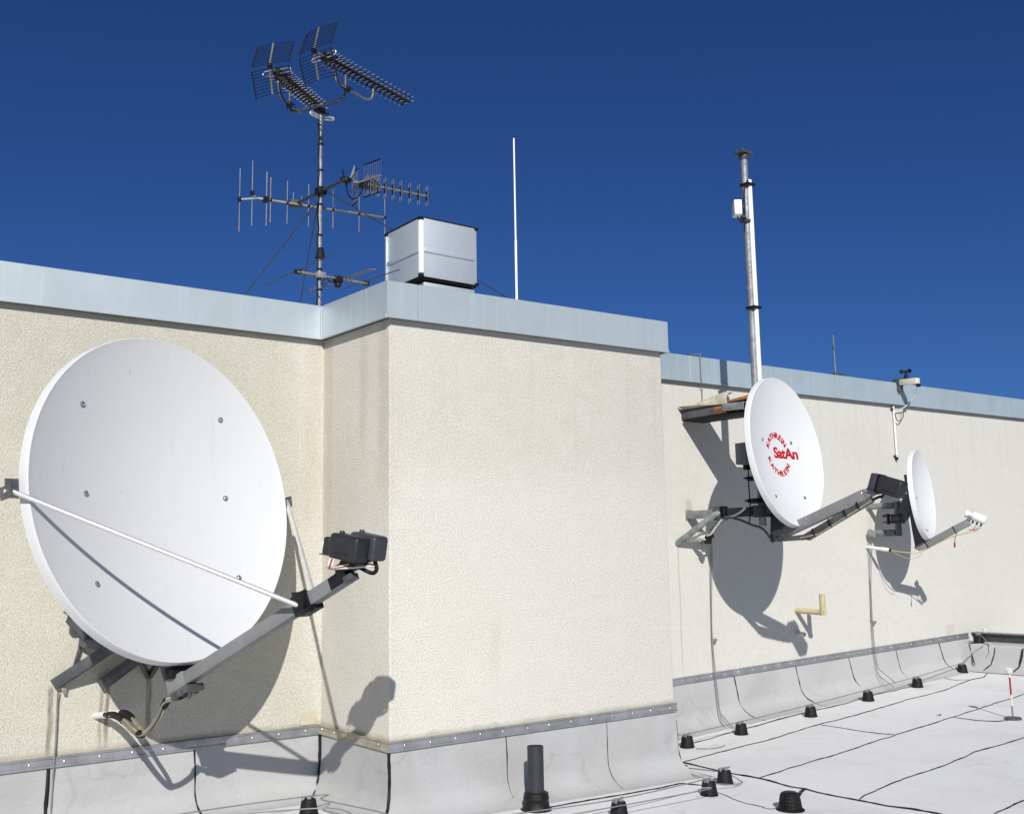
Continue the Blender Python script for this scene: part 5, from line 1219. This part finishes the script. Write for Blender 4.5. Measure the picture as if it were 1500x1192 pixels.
# ------------------------------------------------------------------ drain basket
dp = PR(1158, 1186)
dr = thing('drain_basket', dp, 'shiny black perforated drain basket where the thick roof seams meet', 'drain')
DS = .70
prof = [(r*DS, z*.80) for r, z in ((.098, 0), (.100, .012), (.088, .016), (.080, .06), (.072, .10), (.060, .112), (.030, .118), (.0005, .119))]
MB().lathe([(r*.90, z*.94) for r, z in prof], dp, (0, 0, 1), 24, cap=False).build('inner_sieve', M_BLACKM, dr, smooth=45)
m = MB()
for k in range(22):
    a_ = 2*math.pi*k/22; m.tube([dp+Vector((math.cos(a_)*r, math.sin(a_)*r, z+.002)) for r, z in prof[2:7]], .0036, 6)
for z, r in ((.016, .0623), (.036, .0595), (.056, .056), (.076, .0525), (.0895, .0434)):
    m.tube([dp+Vector((math.cos(2*math.pi*k/32)*r, math.sin(2*math.pi*k/32)*r, z)) for k in range(33)], .0034, 6)
m.build('cage', M_BIT, dr, smooth=60)
MB().lathe([(.077, 0), (.078, .006), (.069, .012), (.06, .011)], dp, (0, 0, 1), 28, cap=False).build('flange', M_BLACKM, dr, smooth=40)
MB().lathe([(.040, .0865), (.042, .093), (.035, .0985), (.0005, .10)], dp, (0, 0, 1), 24, cap=False).build('lid', M_BIT, dr, smooth=40)

# ------------------------------------------------------------------ black vent pipe
vy = 4.775; vt = PY(784, 1092, vy); vz = roof_z(vt.x)
vp = thing('vent_pipe', (vt.x, vy, vz), 'upright black plastic vent pipe with ribbed collar in front of the left block', 'pipe')
MB().lathe([(.0455, .06), (.0455, vt.z-vz), (.040, vt.z-vz), (.040, vt.z-vz-.12), (.001, vt.z-vz-.125)], (vt.x, vy, vz), (0, 0, 1), 30, cap=False).build('pipe_tube', plain('charcoal_pvc', (.028, .030, .035), .5, .2, 10), vp, smooth=40)
MB().lathe([(r, z*.60) for r, z in ((.088, .004), (.082, .015), (.074, .035), (.069, .09), (.072, .10), (.073, .115), (.068, .13), (.070, .14), (.066, .155), (.056, .162), (.046, .160))], (vt.x, vy, vz), (0, 0, 1), 30, cap=False).build('collar', M_BIT, vp, smooth=50)
for k, (p0_, p1_) in enumerate((((724, 1192), (752, 1190)), ((800, 1184), (830, 1180)))):
    pass

# ------------------------------------------------------------------ red and white marker rod
mp = PR(1484, 1053)
mk = thing('marker_rod', mp, 'red and white rod with a glass ball top on a dark round foot', 'marker')
mtop = vup(mp, 988).z
MB().lathe([(.062, 0), (.062, .010), (.056, .016), (.02, .02)], mp, (0, 0, 1), 24).build('foot', M_STEELD, mk, smooth=40)
hh = mtop-mp.z
for a_, b_, mm, nm in ((.015, .30, M_ARM, 'rod_section'), (.30, .55, M_CABLEW, 'rod_section'), (.55, .95, M_RED, 'rod_section'), (.95, 1.02, M_WHITEP, 'rod_section')):
    MB().tube([mp+Vector((0, 0, hh*a_)), mp+Vector((0, 0, hh*b_))], .0068, 12).build(nm, mm, mk, smooth=60)
MB().lathe([(.008, 0), (.020, .008), (.029, .026), (.027, .046), (.016, .060), (.0005, .064)], mp+Vector((0, 0, hh*1.0)), (0, 0, 1), 18, cap=False).build('ball', M_GLASS, mk, smooth=60)

# pale patch of old repair mortar at the inner corner and a brown leaf
m = MB(); q = [PY(u, v, YA-.0025) for u, v in ((440, 1062), (440, 1047), (447, 1043), (458, 1039), (463, 1041), (464, 1059))]
m.prism(q, (0, -.003, 0)); m.build('repair_patch', plain('pale_repair', (.50, .45, .33), .85, .1, 12), near, smooth=0)
lf = PR(1376, 1047, .004)
m = MB().loft([[lf+Vector((x*.028, y*.014*(1-x*x)*s+.0, .006+.006*x*x-.004*abs(y)*s)) for y, s in ((-1, 1), (0, 1), (1, 1))] for x in (-1, -.5, 0, .5, 1)], False)
o = m.build('dry_leaf', plain('dry_leaf_brown', (.30, .16, .06), .7, .3, 60), None, smooth=60, at=lf); tag(o, 'single small brown leaf lying on the pale roof felt', 'leaf')
